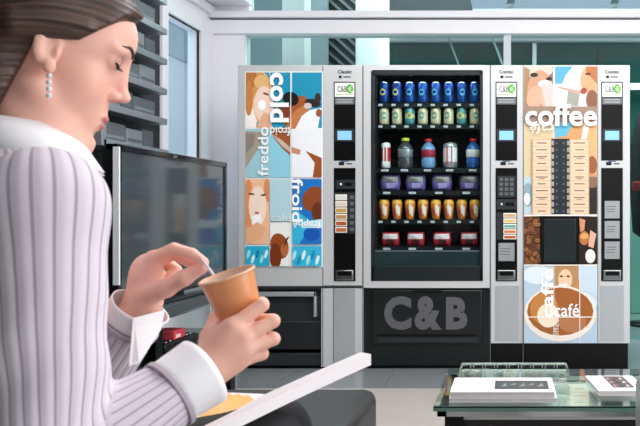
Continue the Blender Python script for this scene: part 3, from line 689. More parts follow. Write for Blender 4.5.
for x0, x1, bx0, bx1 in ((533, 550.3, 550.8, 553.8), (570.3, 588, 566.8, 569.8)):
    b = MB(); vb(b, x0-1, 139.3, x1+1, 215.2, YF-.016, YF-.012, mat('board_beige', 'caa88a', .5, noise=(8, .05)), .0005)
    par = b.build('price_board', C_)
    for k in range(11):
        y = 140.2+k*6.78
        b = MB(); vb(b, x0, y, x1, y+6.3, YF-.0175, YF-.0155, ink('e6c8aa'), .0004)
        ww = random.uniform(4, 6); c = (x0+x1)/2; vb(b, c-ww, y+2.5, c+ww, y+3.6, YF-.0178, YF-.0174, ink('7d6a5c'))
        if k in (2, 5, 8): vb(b, c-3, y+4.4, c+3, y+5.2, YF-.0178, YF-.0174, ink('7d6a5c'))
        b.build('product_label', par)
        b = MB(); vb(b, bx0, y+.8, bx1, y+5.4, YF-.019, YF-.014, mat('button_grey', 'a89c92', .4), .0012); b.build('select_button', par)
b = MB(); vb(b, 550.5, 139, 570, 215.5, YF-.0145, YF-.001, mat('key_strip', '1c272e', .35, noise=(8, .08)), .001); s = b.build('key_strip', C_)
for k in range(11):
    b = MB(); y = 143.4+k*6.78
    for q in (556.5, 563.5): vb(b, q-.8, y-1, q+.8, y+1, YF-.0155, YF-.014, MGREY)
    b.build('number_mark', s)
b = MB(); vb(b, 540, 215.5, 579, 265, YF-.014, YF-.001, BLACK, .003); dd = b.build('cup_compartment', C_)
b = MB(); vb(b, 543.5, 219, 575.5, 262, YF-.018, YF-.013, mat('hatch_smoked', '1c2527', .12, noise=(3, .1)), .002); b.build('hatch_door', dd)
b = MB(); vb(b, 554, 213.6, 566, 216.4, YF-.016, YF-.012, DGREY, .001); b.build('key_strip_foot', C_)
pay_column(C_, 495.6, 517.2, 'C'); pay_column(C_, 601.2, 622.8, 'C')
b = MB(); vb(b, 497.5, 176, 515.5, 197.5, YF-.006, YF-.003, DGREY, .001); kp = b.build('keypad', C_)
b = MB()
for i in range(3):
    for k in range(4): vb(b, 499.5+i*5.2, 178+k*4.8, 503+i*5.2, 181+k*4.8, YF-.008, YF-.005, MGREY, .0006)
b.build('keys', kp)
coin_unit(C_, 496.5, 517, 199.5, 209.5)
b = MB(); vb(b, 496.5, 212.5, 502.5, 239.5, YF-.006, YF-.003, DGREY, .0008); b.build('selector_panel', C_)
swatches(C_, 503.4, 212.6, 516.4, 239.6, ('c9a47c', 'd8bc70', '57a6a0', 'c4783c', 'b0562f'))
silver_plate(C_, 498.5, 243, 514.5, 261)
for y in (201, 221, 241.5): silver_plate(C_, 604.5, y, 619.5, y+17.4)
#%%FURNITURE
# ------------------------------------------------------------------ coffee table
T = thing('coffee_table', (.3, 2.25, 0), 'low coffee table with a pale green glass top and dark frame', 'table')
TX0, TX1, TYa, TYb, TZ = -.212, 1.05, 2.02, 2.50, .42
TG = glass('table_glass', 'eef6f2', ior=1.6)
b = MB(); b.box(TX0, TX1, TYa, TYb, TZ-.014, TZ, TG); b.box(TX0, TX1, TYa-.002, TYa, TZ-.014, TZ, mat('glass_edge', '5f8478', .15)); b.box(TX0, TX1, TYa-.002, TYa+.0, TZ-.0045, TZ-.0005, mat('glass_edge_light', 'b7c9c2', .15)); tag(b.build('glass_top', T))
b = MB(); b.box(TX0+.01, TX1, TYa+.005, TYa+.03, TZ-.03, TZ-.016, CHROME); b.box(TX0+.01, TX0+.035, TYa+.005, TYb-.01, TZ-.03, TZ-.016, CHROME); b.box(TX0+.01, TX1, TYb-.035, TYb-.01, TZ-.03, TZ-.016, CHROME)
b.build('frame', T)
one('reflection_shelf', T, mat('shelf_pale', 'd6dcd8', .3, noise=(3, .1)), (TX0+.03, TX1, TYa+.03, TYb-.012, .375, .385))  # pale sheet added close under the glass, standing in for its reflections
b = MB(); b.box(TX0+.04, TX1, TYa+.05, TYa+.065, .22, .385, mat('table_apron', '1b1418', .3, noise=(4, .15))); b.build('apron', T)
for x in (TX0+.03, TX1-.08):
    for y in (TYa+.01, TYb-.06): one('leg', T, BLACK, (x, x+.05, y, y+.05, 0, TZ-.03))
PAPER = mat('paper_white', 'efe9ea', .5, noise=(4, .01)); PAGES = mat('paper_edges', 'd6cfcf', .7, noise=(60, .06))
def book(name, x0, x1, ya, yb, z, h, label, cat, art, shear=0):
    t = thing(name, ((x0+x1)/2, (ya+yb)/2, z), label, cat)
    def q(u, v, zz): return Vector((x0+(x1-x0)*u+shear*(v), ya+(yb-ya)*v, zz))
    b = MB(); b.prism([q(0.003, .01, z), q(.997, .01, z), q(.997, .99, z), q(.003, .99, z)], (0, 0, h-.001), PAGES); b.build('pages', t)
    b = MB(); b.prism([q(0, 0, z+h-.001), q(1, 0, z+h-.001), q(1, 1, z+h-.001), q(0, 1, z+h-.001)], (0, 0, .001), PAPER); b.prism([q(0, 0, z), q(1, 0, z), q(1, 1, z), q(0, 1, z)], (0, 0, .0008), PAPER)
    art(b, q, z+h+.0004); b.build('cover', t); return t
def art1(b, q, z):
    b.poly([q(.42, .18, z), q(.95, .18, z), q(.95, .78, z), q(.42, .78, z)], ink('3b3f42'))
    for i in range(5): b.poly([q(.48+i*.09, .35+.1*(i % 2), z+.0003), q(.54+i*.09, .38+.1*(i % 2), z+.0003), q(.53+i*.09, .6, z+.0003)], ink('8e9496'))
    b.poly([q(.22, .62, z), q(.36, .62, z), q(.36, .68, z), q(.22, .68, z)], ink('a8a3a5'))
z0 = TZ+.0006
book('magazine', P(449, 0, 2.06).x, P(557, 0, 2.06).x, 2.055, 2.235, z0, .012, 'thick white magazine under another at the front left of the glass table', 'magazine', lambda b, q, z: None)
book('magazine', P(450, 0, 2.06).x, P(555, 0, 2.06).x, 2.06, 2.24, z0+.0135, .014, 'white magazine with a dark photo, topmost of the pile on the glass table', 'magazine', art1)
def art2(b, q, z):
    b.poly([q(.35, .2, z), q(.78, .2, z), q(.78, .95, z), q(.35, .95, z)], ink('5a4a4c'))
    for i in range(9): b.poly([q(.37+(i % 3)*.13, .25+(i//3)*.23, z+.0003), q(.46+(i % 3)*.13, .28+(i//3)*.23, z+.0003), q(.42+(i % 3)*.13, .42+(i//3)*.23, z+.0003)], ink(('b88c88', '2c2a2c', 'c9bdb8')[i % 3]))
book('magazine', P(599, 0, 2.13).x, P(650, 0, 2.13).x, 2.13, 2.33, z0, .014, 'small white magazine with a dark reddish photo at the right of the glass table', 'magazine', art2, -.02)
# pressed-glass dish: long block with facets
dm = bpy.data.materials.new('cut_glass'); dm.use_nodes = True; nb = dm.node_tree.nodes['Principled BSDF']
nb.inputs['Base Color'].default_value = (.93, .97, .96, 1); nb.inputs['Transmission Weight'].default_value = 1; nb.inputs['Roughness'].default_value = .04; nb.inputs['IOR'].default_value = 1.3
t = thing('glass_dish', (P(513, 0, 2.35).x, 2.35, z0), 'long clear cut-glass dish standing behind the pile of magazines', 'dish')
b = MB(); xa, xb = P(461, 0, 2.33).x, P(567, 0, 2.33).x
b.box(xa, xb, 2.29, 2.40, z0, z0+.014, dm, .004)
for k in range(9):
    u = xa+.012+k*(xb-xa-.024)/8
    for y in (2.293, 2.397): b.box(u-.016, u+.016, y-.004, y+.004, z0+.012, z0+.038, dm, .003)
b.box(xa, xb, 2.288, 2.298, z0+.034, z0+.041, dm, .003); b.box(xa, xb, 2.392, 2.402, z0+.034, z0+.041, dm, .003)
for x in (xa, xb): b.box(x-.004, x+.004, 2.29, 2.40, z0+.01, z0+.041, dm, .003)
b.build('bowl', t)
# ------------------------------------------------------------------ leather bench and armchair
LEA = mat('charcoal_leather', '232427', .42, noise=(5, .06), bump=(220, .15))
def bench(name, x0, x1, ya, yb, h, label):
    t = thing(name, ((x0+x1)/2, (ya+yb)/2, 0), label, 'bench')
    b = MB(); b.box(x0, x1, ya, yb, .16, h, LEA, .035, 5); b.build('cushion', t)
    b = MB(); b.box(x0+.03, x1-.03, ya+.03, yb-.03, .10, .17, BLACK, .005); b.build('base', t)
    for x in (x0+.06, x1-.10):
        for y in (ya+.06, yb-.10): one('leg', t, CHROME, (x, x+.04, y, y+.04, 0, .10))
bench('leather_bench', -1.05, -.40, 1.55, 2.24, .42, 'charcoal leather bench in front of the vending machines under the raised magazine')
bench('leather_bench', -1.15, -.50, .62, 1.38, .43, 'charcoal leather bench the woman sits on')
ac = thing('armchair', (.62, 1.6, 0), 'grey leather armchair whose arm shows at the lower right corner', 'armchair')
GL = mat('grey_leather', '8f9494', .38, noise=(5, .05), bump=(200, .1)); 
b = MB(); b.box(.262, .36, 1.25, 1.62, .12, .605, mat('chair_shell_light', 'b9bdbb', .3, .2, noise=(5, .03)), .03, 5); b.build('armrest', ac)
b = MB(); b.box(.80, .90, 1.25, 1.62, .12, .605, mat('chair_shell_light', 'b9bdbb'), .03, 5); b.build('armrest', ac)
b = MB(); b.box(.345, .815, 1.2, 1.72, .25, .43, GL, .035, 4); b.build('seat', ac)
b = MB(); b.box(.30, .86, 1.10, 1.24, .2, .56, GL, .035, 4); b.build('backrest', ac)
for x in (.30, .82):
    for y in (1.22, 1.66): one('leg', ac, CHROME, (x, x+.03, y, y+.03, 0, .26 if y > 1.5 else .22))
# dark chair and red bag behind the glass at far right
t = thing('hanging_coat', (1.12, 6.3, 0), 'black coat on a stand behind the glass at the right edge', 'coat')
cx_ = P(648, 0, 6.3).x
b = MB(); b.lathe([(.05, .72), (.13, .78), (.15, 1.1), (.145, 1.5), (.10, 1.72), (.05, 1.86), (.02, 1.9)], (cx_, 6.3, 0), mat('coat_black', '0d1214', .6, noise=(12, .2)), n=24); b.build('coat', t)
b = MB(); b.cyl((cx_, 6.3, 0), (cx_, 6.3, 1.93), .015, BLACK); b.lathe([(0, 0), (.17, 0), (.17, .02), (0, .02)], (cx_, 6.3, 0), BLACK); b.build('stand', t)
b = MB(); b.box(cx_-.155, cx_-.05, 6.12, 6.2, 1.12, 1.2, mat('red_cloth', '8f1f2c', .7, noise=(12, .1)), .02, 3); b.build('scarf', t)
b = MB(); b.box(P(631, 0, 7).x, P(665, 0, 7).x, 7, 7.3, 0, P(0, 196, 7).z, mat('pale_green_box', '8ec0b4', .5, noise=(3, .08)), .01)
tag(b.build('pale_cabinet'), 'pale green cabinet behind the glass right of the coffee machine', 'cabinet')
#%%PERSON
# ------------------------------------------------------------------ the seated woman: bodies and cloth grown from smooth distance fields
def V3(*a): return np.array(a, dtype=np.float64)
def NP(px, py, Y): return np.array(P(px, py, Y))
def smin(a, b, k):
    h = np.clip(.5+.5*(b-a)/k, 0, 1); return b+(a-b)*h-k*h*(1-h)
def cone(p, a, b, ra, rb):
    a = np.asarray(a); b = np.asarray(b); ab = b-a; t = np.clip(((p-a)@ab)/(ab@ab), 0, 1)
    return np.linalg.norm(p-a-t[:, None]*ab, axis=1)-(ra+(rb-ra)*t)
def ellip(p, c, r, R=None):
    q = p-np.asarray(c)
    if R is not None: q = q@R                      # columns of R are the local axes
    r = np.asarray(r); k0 = np.linalg.norm(q/r, axis=1); k1 = np.linalg.norm(q/(r*r), axis=1)
    return k0*(k0-1)/np.maximum(k1, 1e-6)
def field(prims):
    def f(p):
        d = None
        for q in prims:
            op, k = q[0], q[1]
            e = cone(p, *q[2:]) if op[0] == 'c' else ellip(p, *q[2:])
            if d is None: d = e
            elif op.endswith('-'): d = -smin(-d, e, k)
            else: d = smin(d, e, k)
        return d
    return f
def surface_net(f, lo, hi, h, N=12):
    """block-wise surface nets; returns verts, quads"""
    lo = np.asarray(lo, float); hi = np.asarray(hi, float)
    nb = np.ceil((hi-lo)/(h*N)).astype(int); B = h*N
    g = np.stack(np.meshgrid(*[np.arange(n) for n in nb], indexing='ij'), -1).reshape(-1, 3)
    cen = lo+(g+.5)*B; dc = f(cen)
    g = g[np.abs(dc) < B*.87*1.9]
    DIM = nb*N+4
    def gid(ijk): return (ijk[..., 0]*DIM[1]+ijk[..., 1])*DIM[2]+ijk[..., 2]
    loc = np.stack(np.meshgrid(*[np.arange(N+1)]*3, indexing='ij'), -1).reshape(-1, 3)
    cells = []; verts = []; edges = []
    cl = np.stack(np.meshgrid(*[np.arange(N)]*3, indexing='ij'), -1).reshape(-1, 3)
    for s0 in range(0, len(g), 40):
        gg = g[s0:s0+40]; base = gg*N
        pts = lo+(base[:, None, :]+loc[None])*h
        D = f(pts.reshape(-1, 3)).reshape(len(gg), N+1, N+1, N+1)
        S = D < 0
        c8 = [D[:, i:N+i, j:N+j, k:N+k] for i in (0, 1) for j in (0, 1) for k in (0, 1)]
        ns = sum((c < 0).astype(int) for c in c8); m = (ns > 0) & (ns < 8)
        if not m.any(): continue
        bi, ci, cj, ck = np.nonzero(m)
        vals = np.stack([c[m] for c in c8], -1)
        offs = np.array([(i, j, k) for i in (0, 1) for j in (0, 1) for k in (0, 1)], float)
        acc = np.zeros((len(bi), 3)); cnt = np.zeros(len(bi))
        for a in range(8):
            for b in range(a+1, 8):
                if abs(offs[a]-offs[b]).sum() != 1: continue
                va, vb_ = vals[:, a], vals[:, b]; x = (va < 0) != (vb_ < 0)
                t = np.where(x, va/np.where(x, va-vb_, 1), 0)
                acc += np.where(x[:, None], offs[a]+(offs[b]-offs[a])*t[:, None], 0); cnt += x
        ijk = base[bi]+np.stack([ci, cj, ck], -1)
        cells.append(gid(ijk)); verts.append(lo+(ijk+acc/cnt[:, None])*h)
        for ax in range(3):
            sl = [slice(None)]+[slice(0, N)]*3; s2 = list(sl); s2[ax+1] = slice(1, N+1)
            A_, B_ = S[tuple(sl)], S[tuple(s2)]; x = A_ != B_
            b1, i1, j1, k1 = np.nonzero(x)
            e = base[b1]+np.stack([i1, j1, k1], -1)
            edges.append((ax, e, A_[x]))
    cid = np.concatenate(cells); vv = np.concatenate(verts); o = np.argsort(cid); cid = cid[o]; vv = vv[o]
    quads = []
    for ax, e, sg in edges:
        a1, a2 = (ax+1) % 3, (ax+2) % 3
        u = np.zeros(3, int); u[a1] = 1; w_ = np.zeros(3, int); w_[a2] = 1
        q = np.stack([gid(e-u-w_), gid(e-w_), gid(e), gid(e-u)], -1)
        ix = np.searchsorted(cid, q); ix = np.clip(ix, 0, len(cid)-1); ok = (cid[ix] == q).all(1)
        ix = ix[ok]; s_ = sg[ok]; ix[~s_] = ix[~s_][:, ::-1]; quads.append(ix)
    return vv, np.concatenate(quads)
def mesh_np(name, v, q, mats, parent=None, attrs=None, matidx=None, org=None):
    org = np.array(ORG[parent.name]) if parent is not None else np.asarray(org)
    me = bpy.data.meshes.new(name); me.from_pydata((v-org).tolist(), [], q.tolist()); me.update()
    me.polygons.foreach_set('use_smooth', [True]*len(me.polygons))
    for m in mats: me.materials.append(m)
    if matidx is not None: me.polygons.foreach_set('material_index', matidx.astype(int).tolist())
    for k, a in (attrs or {}).items():
        t = 'FLOAT' if a.ndim == 1 else 'FLOAT_COLOR'
        at = me.attributes.new(k, t, 'POINT')
        at.data.foreach_set('value' if a.ndim == 1 else 'color', a.astype(np.float32).ravel())
    o = bpy.data.objects.new(name, me); COL.objects.link(o)
    if parent is None: o.location = Vector(org)
    else: o.parent = parent
    ORG[o.name] = Vector(org); return o

# head frame
PSI, TH = math.radians(28), math.radians(18)
HF = V3(math.cos(PSI)*math.cos(TH), math.sin(PSI)*math.cos(TH), -math.sin(TH)); HL = V3(-math.sin(PSI), math.cos(PSI), 0); HU = np.cross(HF, HL)
HR = np.stack([HF, HL, HU], 1)                    # local -> world
ear_w = NP(46, 52, 1.06-.072*math.cos(PSI)); HO = ear_w+HL*.072
def hw(f, l, u): return HO+HR@V3(f, l, u)
def E_(k, c, r, rot=None, op='e'):
    R = HR if rot is None else HR@rot
    return (op, k, hw(*c), r, R)
def ry(a): a = math.radians(a); return np.array([[math.cos(a), 0, math.sin(a)], [0, 1, 0], [-math.sin(a), 0, math.cos(a)]])
def rz(a): a = math.radians(a); return np.array([[math.cos(a), -math.sin(a), 0], [math.sin(a), math.cos(a), 0], [0, 0, 1]])
head = [
 E_(.01, (-.012, 0, .040), (.094, .073, .080)),
 E_(.02, (.030, 0, .050), (.058, .060, .060)),
 E_(.02, (.046, 0, .062), (.0455, .050, .048)),
 E_(.022, (.030, 0, -.032), (.050, .054, .072)),
 ('c', .02, hw(-.002, -.050, -.045), hw(.058, -.014, -.098), .018, .016),
 ('c', .02, hw(-.002, .050, -.045), hw(.058, .014, -.098), .018, .016),
 E_(.014, (.071, 0, -.097), (.018, .021, .018)),
 E_(.02, (.048, -.034, -.020), (.026, .022, .030)), E_(.02, (.048, .034, -.020), (.026, .022, .030)),
 E_(.012, (.074, -.026, .042), (.013, .024, .007)), E_(.012, (.074, .026, .042), (.013, .024, .007)),
 E_(.018, (.070, 0, -.056), (.020, .026, .034)),
 ('e-', .010)+E_(0, (.091, -.031, .027), (.013, .017, .011))[2:], ('e-', .010)+E_(0, (.091, .031, .027), (.013, .017, .011))[2:],
 E_(.004, (.0705, -.031, .026), (.0135, .0155, .0125)), E_(.004, (.0705, .031, .026), (.0135, .0155, .0125)),
 E_(.010, (.074, 0, .008), (.0185, .013, .038)), ('c', .010, hw(.0835, 0, .042), hw(.098, 0, -.006), .0068, .0065),
 E_(.007, (.1005, 0, -.0135), (.0105, .0090, .0085)),
 E_(.006, (.088, -.0125, -.018), (.0105, .0060, .0070)), E_(.006, (.088, .0125, -.018), (.0105, .0060, .0070)),
 ('e-', .003)+E_(0, (.0925, -.0085, -.0262), (.0050, .0033, .0035))[2:], ('e-', .003)+E_(0, (.0925, .0085, -.0262), (.0050, .0033, .0035))[2:],
 E_(.004, (.0860, 0, -.0530), (.0085, .0215, .0058)), E_(.004, (.0840, 0, -.0650), (.0080, .0190, .0064)),
 ('e-', .0025)+E_(0, (.0985, 0, -.0590), (.0140, .0240, .0016))[2:],
 ('e-', .010)+E_(0, (.0950, 0, -.0785), (.0130, .022, .0060))[2:],
 # ear (near and far)
]
for s in (-1, 1):
    R = rz(-s*18)@ry(-8)
    head += [E_(.004, (.000, s*.0755, .008), (.0180, .0055, .0285), R),
             ('e-', .004)+E_(0, (.003, s*.0805, .010), (.0100, .0052, .0180), R)[2:],
             E_(.003, (.010, s*.0765, -.017), (.0080, .0045, .0100), R),
             E_(.003, (.012, s*.0745, .002), (.0035, .0040, .0080), R)]
NB = V3(-.665, 1.045, .995)                       # base of the neck
neck = [('c', .018, hw(-.030, 0, -.030), NB+V3(.012, 0, .01), .049, .053)]
SHR, ELR, WR = NP(44, 206, .87), NP(48, 478, .81), NP(208, 368, .945)
SHL, ELL, WL = V3(-.735, 1.195, .935), V3(-.690, 1.115, .600), NP(143, 303, 1.09)
CH = V3(-.70, 1.03, .83); HIP = V3(-.78, .99, .535)
BR = np.array([[math.cos(.5), -math.sin(.5), 0], [math.sin(.5), math.cos(.5), 0], [0, 0, 1]])
KR, KL = HIP+V3(.40, .13, .035), HIP+V3(.36, .30, .02)
KR = V3(-.385, 1.135, .572)
torso = [('e', .04, CH, (.095, .150, .19), BR), ('e', .06, HIP+V3(0, 0, .03), (.11, .155, .12), BR), ('c', .05, HIP+V3(0, 0, .03), CH, .10, .10),
 ('c', .03, NB-V3(0, 0, .01), SHR, .045, .045), ('c', .03, NB-V3(0, 0, .01), SHL, .045, .045),
 ('c', .02, SHR, ELR, .047, .038), ('c', .01, ELR, WR, .038, .025), ('c', .02, SHL, ELL, .047, .038), ('c', .01, ELL, WL, .038, .025)]
legs = [('c', .03, HIP+V3(.03, -.07, 0), KR, .082, .058), ('c', .03, HIP+V3(0, .09, 0), KL, .082, .058)]
ANR, ANL = V3(-.12, 1.25, .26), KL+V3(.04, .02, -.47)
legs += [('c', .02, KR, ANR, .056, .036), ('c', .02, KL, ANL, .056, .036),
         ('c', .015, ANR, ANR+V3(.14, .08, -.035), .032, .022), ('c', .015, ANL-V3(0, 0, .02), V3(ANL[0]+.15, ANL[1]+.08, .036), .034, .022)]
# near hand, wrapped round the cup
def hand(W, palm, fingers, thumb, rw):
    pr = []
    for k, F in enumerate(fingers):
        r = [.0112, .0095, .0085, .0072] if k else [.0112, .0098, .0088, .0074]
        if k == 3: r = [.0098, .0082, .0072, .0062]
        pr.append(('c', .012, W+(F[0]-W)*.12, F[0], rw, r[0]+.0008))
    pr.append(('e', .012, palm[0], palm[1], palm[2]))
    for k, F in enumerate(fingers):
        r = [.0104, .0091, .0082, .0068] if k < 3 else [.0096, .0084, .0074, .0064]
        for i in range(len(F)-1): pr.append(('c', .0022 if i else .005, F[i], F[i+1], r[i], r[i+1]))
    r = [.017, .0132, .0110, .0084]
    for i in range(len(thumb)-1): pr.append(('c', .006, thumb[i], thumb[i+1], r[i], r[i+1]))
    return pr
fR = [[NP(232, 327, .950), NP(262, 305, .972), NP(262, 303, 1.005), NP(248, 302, 1.024)],
      [NP(243, 338, .952), NP(273, 321, .976), NP(271, 320, 1.012), NP(256, 318, 1.026)],
      [NP(244, 350, .956), NP(273, 339, .980), NP(270, 337, 1.014), NP(254, 334, 1.022)],
      [NP(238, 361, .962), NP(262, 354, .984), NP(259, 352, 1.012), NP(247, 349, 1.018)]]
tR = [NP(209, 356, .957), NP(211, 337, .985), NP(217, 320, 1.013), NP(228, 304, 1.034)]
hR = hand(WR, (NP(226, 348, .955), (.030, .016, .032), np.eye(3)), fR, tR, .0205)
fL = [[NP(153, 259, 1.080), NP(174, 249, 1.072), NP(192, 254, 1.066), NP(204, 262, 1.062)],
      [NP(150, 264, 1.098), NP(174, 254, 1.098), NP(188, 261, 1.090), NP(197, 267, 1.078)],
      [NP(147, 271, 1.116), NP(166, 262, 1.122), NP(176, 270, 1.112), NP(168, 277, 1.100)],
      [NP(144, 280, 1.130), NP(158, 272, 1.140), NP(166, 280, 1.130), NP(158, 286, 1.118)]]
tL = [NP(147, 295, 1.078), NP(166, 288, 1.064), NP(184, 278, 1.056), NP(202, 268, 1.058)]
hL = hand(WL, (NP(146, 278, 1.095), (.024, .020, .034), np.eye(3)), fL, tL, .0195)
wo = V3(-.72, 1.03, 0)
body_prims = head+neck+torso+legs+hR+hL
fb_ = field(body_prims)
# chunk-wise nearby-primitive culling keeps this quick
def culled(prims):
    def bound(q):
        if q[0][0] == 'c': return (q[2]+q[3])/2, np.linalg.norm(q[2]-q[3])/2+max(q[4], q[5])+.03
        return q[2], max(q[3])+.03
    bs = [bound(q) for q in prims]
    def f(p):
        if len(p) < 4000: return field(prims)(p)
        out = np.empty(len(p)); step = 13**3
        for s in range(0, len(p), step):
            c = p[s:s+step]; m = (c.min(0)+c.max(0))/2; r = np.linalg.norm(c.max(0)-c.min(0))/2
            use = [q for q, (bc, br) in zip(prims, bs) if np.linalg.norm(m-bc) < r+br]
            if not use or use[0][0].endswith('-'): use = [prims[int(np.argmin([np.linalg.norm(m-b[0])-b[1] for b in bs]))]]+use if not use else [q for q in use if not q[0].endswith('-')]+[q for q in use if q[0].endswith('-')]
            if use[0][0].endswith('-'): out[s:s+step] = 1; continue
            out[s:s+step] = field(use)(c)
        return out
    return f
v, q = surface_net(culled(body_prims), (-1.0, .72, -.02), (.12, 1.5, 1.32), .0026)
loc_ = (v-HO)@HR
skin = np.zeros((len(v), 4)); skin[:] = rgb('eeb6a2')
def blend(mask, col):
    m_ = np.clip(mask, 0, 1)[:, None]; skin[:] = skin*(1-m_)+np.array(rgb(col))*m_
nearh = np.linalg.norm(loc_, axis=1) < .2
ax_ = np.where(nearh, 1, 0)
blend(ax_*np.clip(1.3-np.linalg.norm((loc_-V3(.060, 0, -.020))/V3(.03, .07, .028), axis=1), 0, 1)*.35, 'dc8f80')
lip = np.minimum(np.linalg.norm((loc_-V3(.0905, 0, -.0535))/V3(.009, .0225, .0058), axis=1), np.linalg.norm((loc_-V3(.0885, 0, -.0650))/V3(.009, .019, .0062), axis=1))
blend(ax_*np.clip((1.12-lip)*6, 0, 1)*.85, 'c06c6c')
for s in (-1, 1):
    br = np.linalg.norm((loc_-V3(.080, s*.030, .0285))/V3(.012, .016, .0105), axis=1)
    blend(ax_*np.clip((1.15-br)*4, 0, 1)*.55, 'a87a74')  # eyelid tint, with eye-socket shading painted into the skin colour
for F in fR+fL+[tR, tL]:
    blend(np.clip(1.2-np.linalg.norm(v-F[-1], axis=1)/.014, 0, 1)*.35, 'dd8f80')
    blend(np.clip(1.1-np.linalg.norm(v-F[1], axis=1)/.011, 0, 1)*.22, 'd98f80')
sm = bpy.data.materials.new('skin'); sm.use_nodes = True; nt = sm.node_tree; bs_ = nt.nodes['Principled BSDF']
at = nt.nodes.new('ShaderNodeAttribute'); at.attribute_name = 'skin_tone'; nt.links.new(at.outputs['Color'], bs_.inputs['Base Color'])
bs_.inputs['Roughness'].default_value = .48; bs_.inputs['Subsurface Weight'].default_value = .25; bs_.inputs['Subsurface Radius'].default_value = (.010, .004, .002); bs_.inputs['Subsurface Scale'].default_value = 1
person = mesh_np('person', v, q, [sm], attrs={'skin_tone': skin}, org=wo)
tag(person, 'seated brown-haired woman in a pale pinstripe knit stirring a drink, face down in profile', 'person')

# hair
def hair_f(p):
    l = (p-HO)@HR; f_, s_, u_ = l[:, 0], l[:, 1], l[:, 2]
    d = field([('e', .01, V3(-.016, 0, .046), (.104, .084, .090)), ('e', .02, V3(-.060, 0, .010), (.060, .070, .085)), ('c', .03, V3(-.085, 0, -.01), V3(-.088, 0, -.13), .045, .030),
               ('e', .02, V3(.040, 0, .078), (.062, .064, .054)), ('e', .02, V3(-.050, -.030, -.050), (.040, .046, .095)), ('e', .02, V3(-.050, .030, -.050), (.040, .046, .095)), ('c', .012, V3(.028, -.066, .050), V3(-.045, -.076, .022), .012, .016), ('c', .012, V3(.028, .066, .050), V3(-.045, .076, .022), .012, .016)])(l)
    flow = u_-.32*f_+2.2*f_*f_
    d = d-.0007*np.sin(flow*330+9*f_)-.0008*np.sin(flow*610+14*f_+1)
    fl_ = np.array([-.12, -.075, -.045, -.028, -.018, .000, .030, .055, .085, .12]); ul = np.array([-.16, -.16, -.13, -.085, .004, .020, .031, .062, .103, .135])
    edge = np.interp(f_, fl_, ul)+.004*np.sin(s_*90)
    cut = (edge-u_)*.75
    return -smin(-d, -cut, .006)
hv, hq = surface_net(lambda p: hair_f(p), HO-.2, HO+.2, .0028)
hl_ = (hv-HO)@HR
flow = hl_[:, 2]-.32*hl_[:, 0]+2.2*hl_[:, 0]**2
hm = bpy.data.materials.new('brown_hair'); hm.use_nodes = True; nt = hm.node_tree; hb_ = nt.nodes['Principled BSDF']
at = nt.nodes.new('ShaderNodeAttribute'); at.attribute_name = 'flow'
cr = nt.nodes.new('ShaderNodeTexNoise'); cr.noise_dimensions = '3D'; cr.inputs['Scale'].default_value = 1; cr.inputs['Detail'].default_value = 6
cx3 = nt.nodes.new('ShaderNodeCombineXYZ'); ml_ = nt.nodes.new('ShaderNodeMath'); ml_.operation = 'MULTIPLY'; ml_.inputs[1].default_value = 190
tc = nt.nodes.new('ShaderNodeTexCoord'); sp = nt.nodes.new('ShaderNodeSeparateXYZ'); m2 = nt.nodes.new('ShaderNodeMath'); m2.operation = 'MULTIPLY'; m2.inputs[1].default_value = 9
nt.links.new(at.outputs['Fac'], ml_.inputs[0]); nt.links.new(ml_.outputs[0], cx3.inputs[0]); nt.links.new(tc.outputs['Object'], sp.inputs[0]); nt.links.new(sp.outputs[0], m2.inputs[0]); nt.links.new(m2.outputs[0], cx3.inputs[1])
nt.links.new(cx3.outputs[0], cr.inputs['Vector'])
rp = nt.nodes.new('ShaderNodeValToRGB'); rp.color_ramp.elements[0].position = .32; rp.color_ramp.elements[1].position = .72
rp.color_ramp.elements[0].color = rgb('170c09'); rp.color_ramp.elements[1].color = rgb('5e4030')
nt.links.new(cr.outputs['Fac'], rp.inputs[0]); nt.links.new(rp.outputs[0], hb_.inputs['Base Color']); hb_.inputs['Roughness'].default_value = .42
bp = nt.nodes.new('ShaderNodeBump'); bp.inputs['Strength'].default_value = .5; bp.inputs['Distance'].default_value = .003; nt.links.new(cr.outputs['Fac'], bp.inputs['Height']); nt.links.new(bp.outputs[0], hb_.inputs['Normal'])
hair = mesh_np('hair', hv, hq, [hm], parent=person, attrs={'flow': flow})
hf_ = field(head)
def snap(p_, off=.0004):
    p_ = np.array(p_, float)
    for _ in range(12):
        d_ = hf_(p_[None])[0]-off
        g_ = np.array([hf_((p_+e_)[None])[0]-hf_((p_-e_)[None])[0] for e_ in np.eye(3)*.0006]); g_ /= np.linalg.norm(g_)+1e-9
        p_ = p_-g_*d_*.9
    return p_
def dense(pts, n=4):
    o_ = []
    for i in range(len(pts)-1):
        for k in range(n): o_.append(pts[i]+(pts[i+1]-pts[i])*k/n)
    return o_+[pts[-1]]
DK = mat('brow_brown', '4a3026', .7, noise=(60, .2))
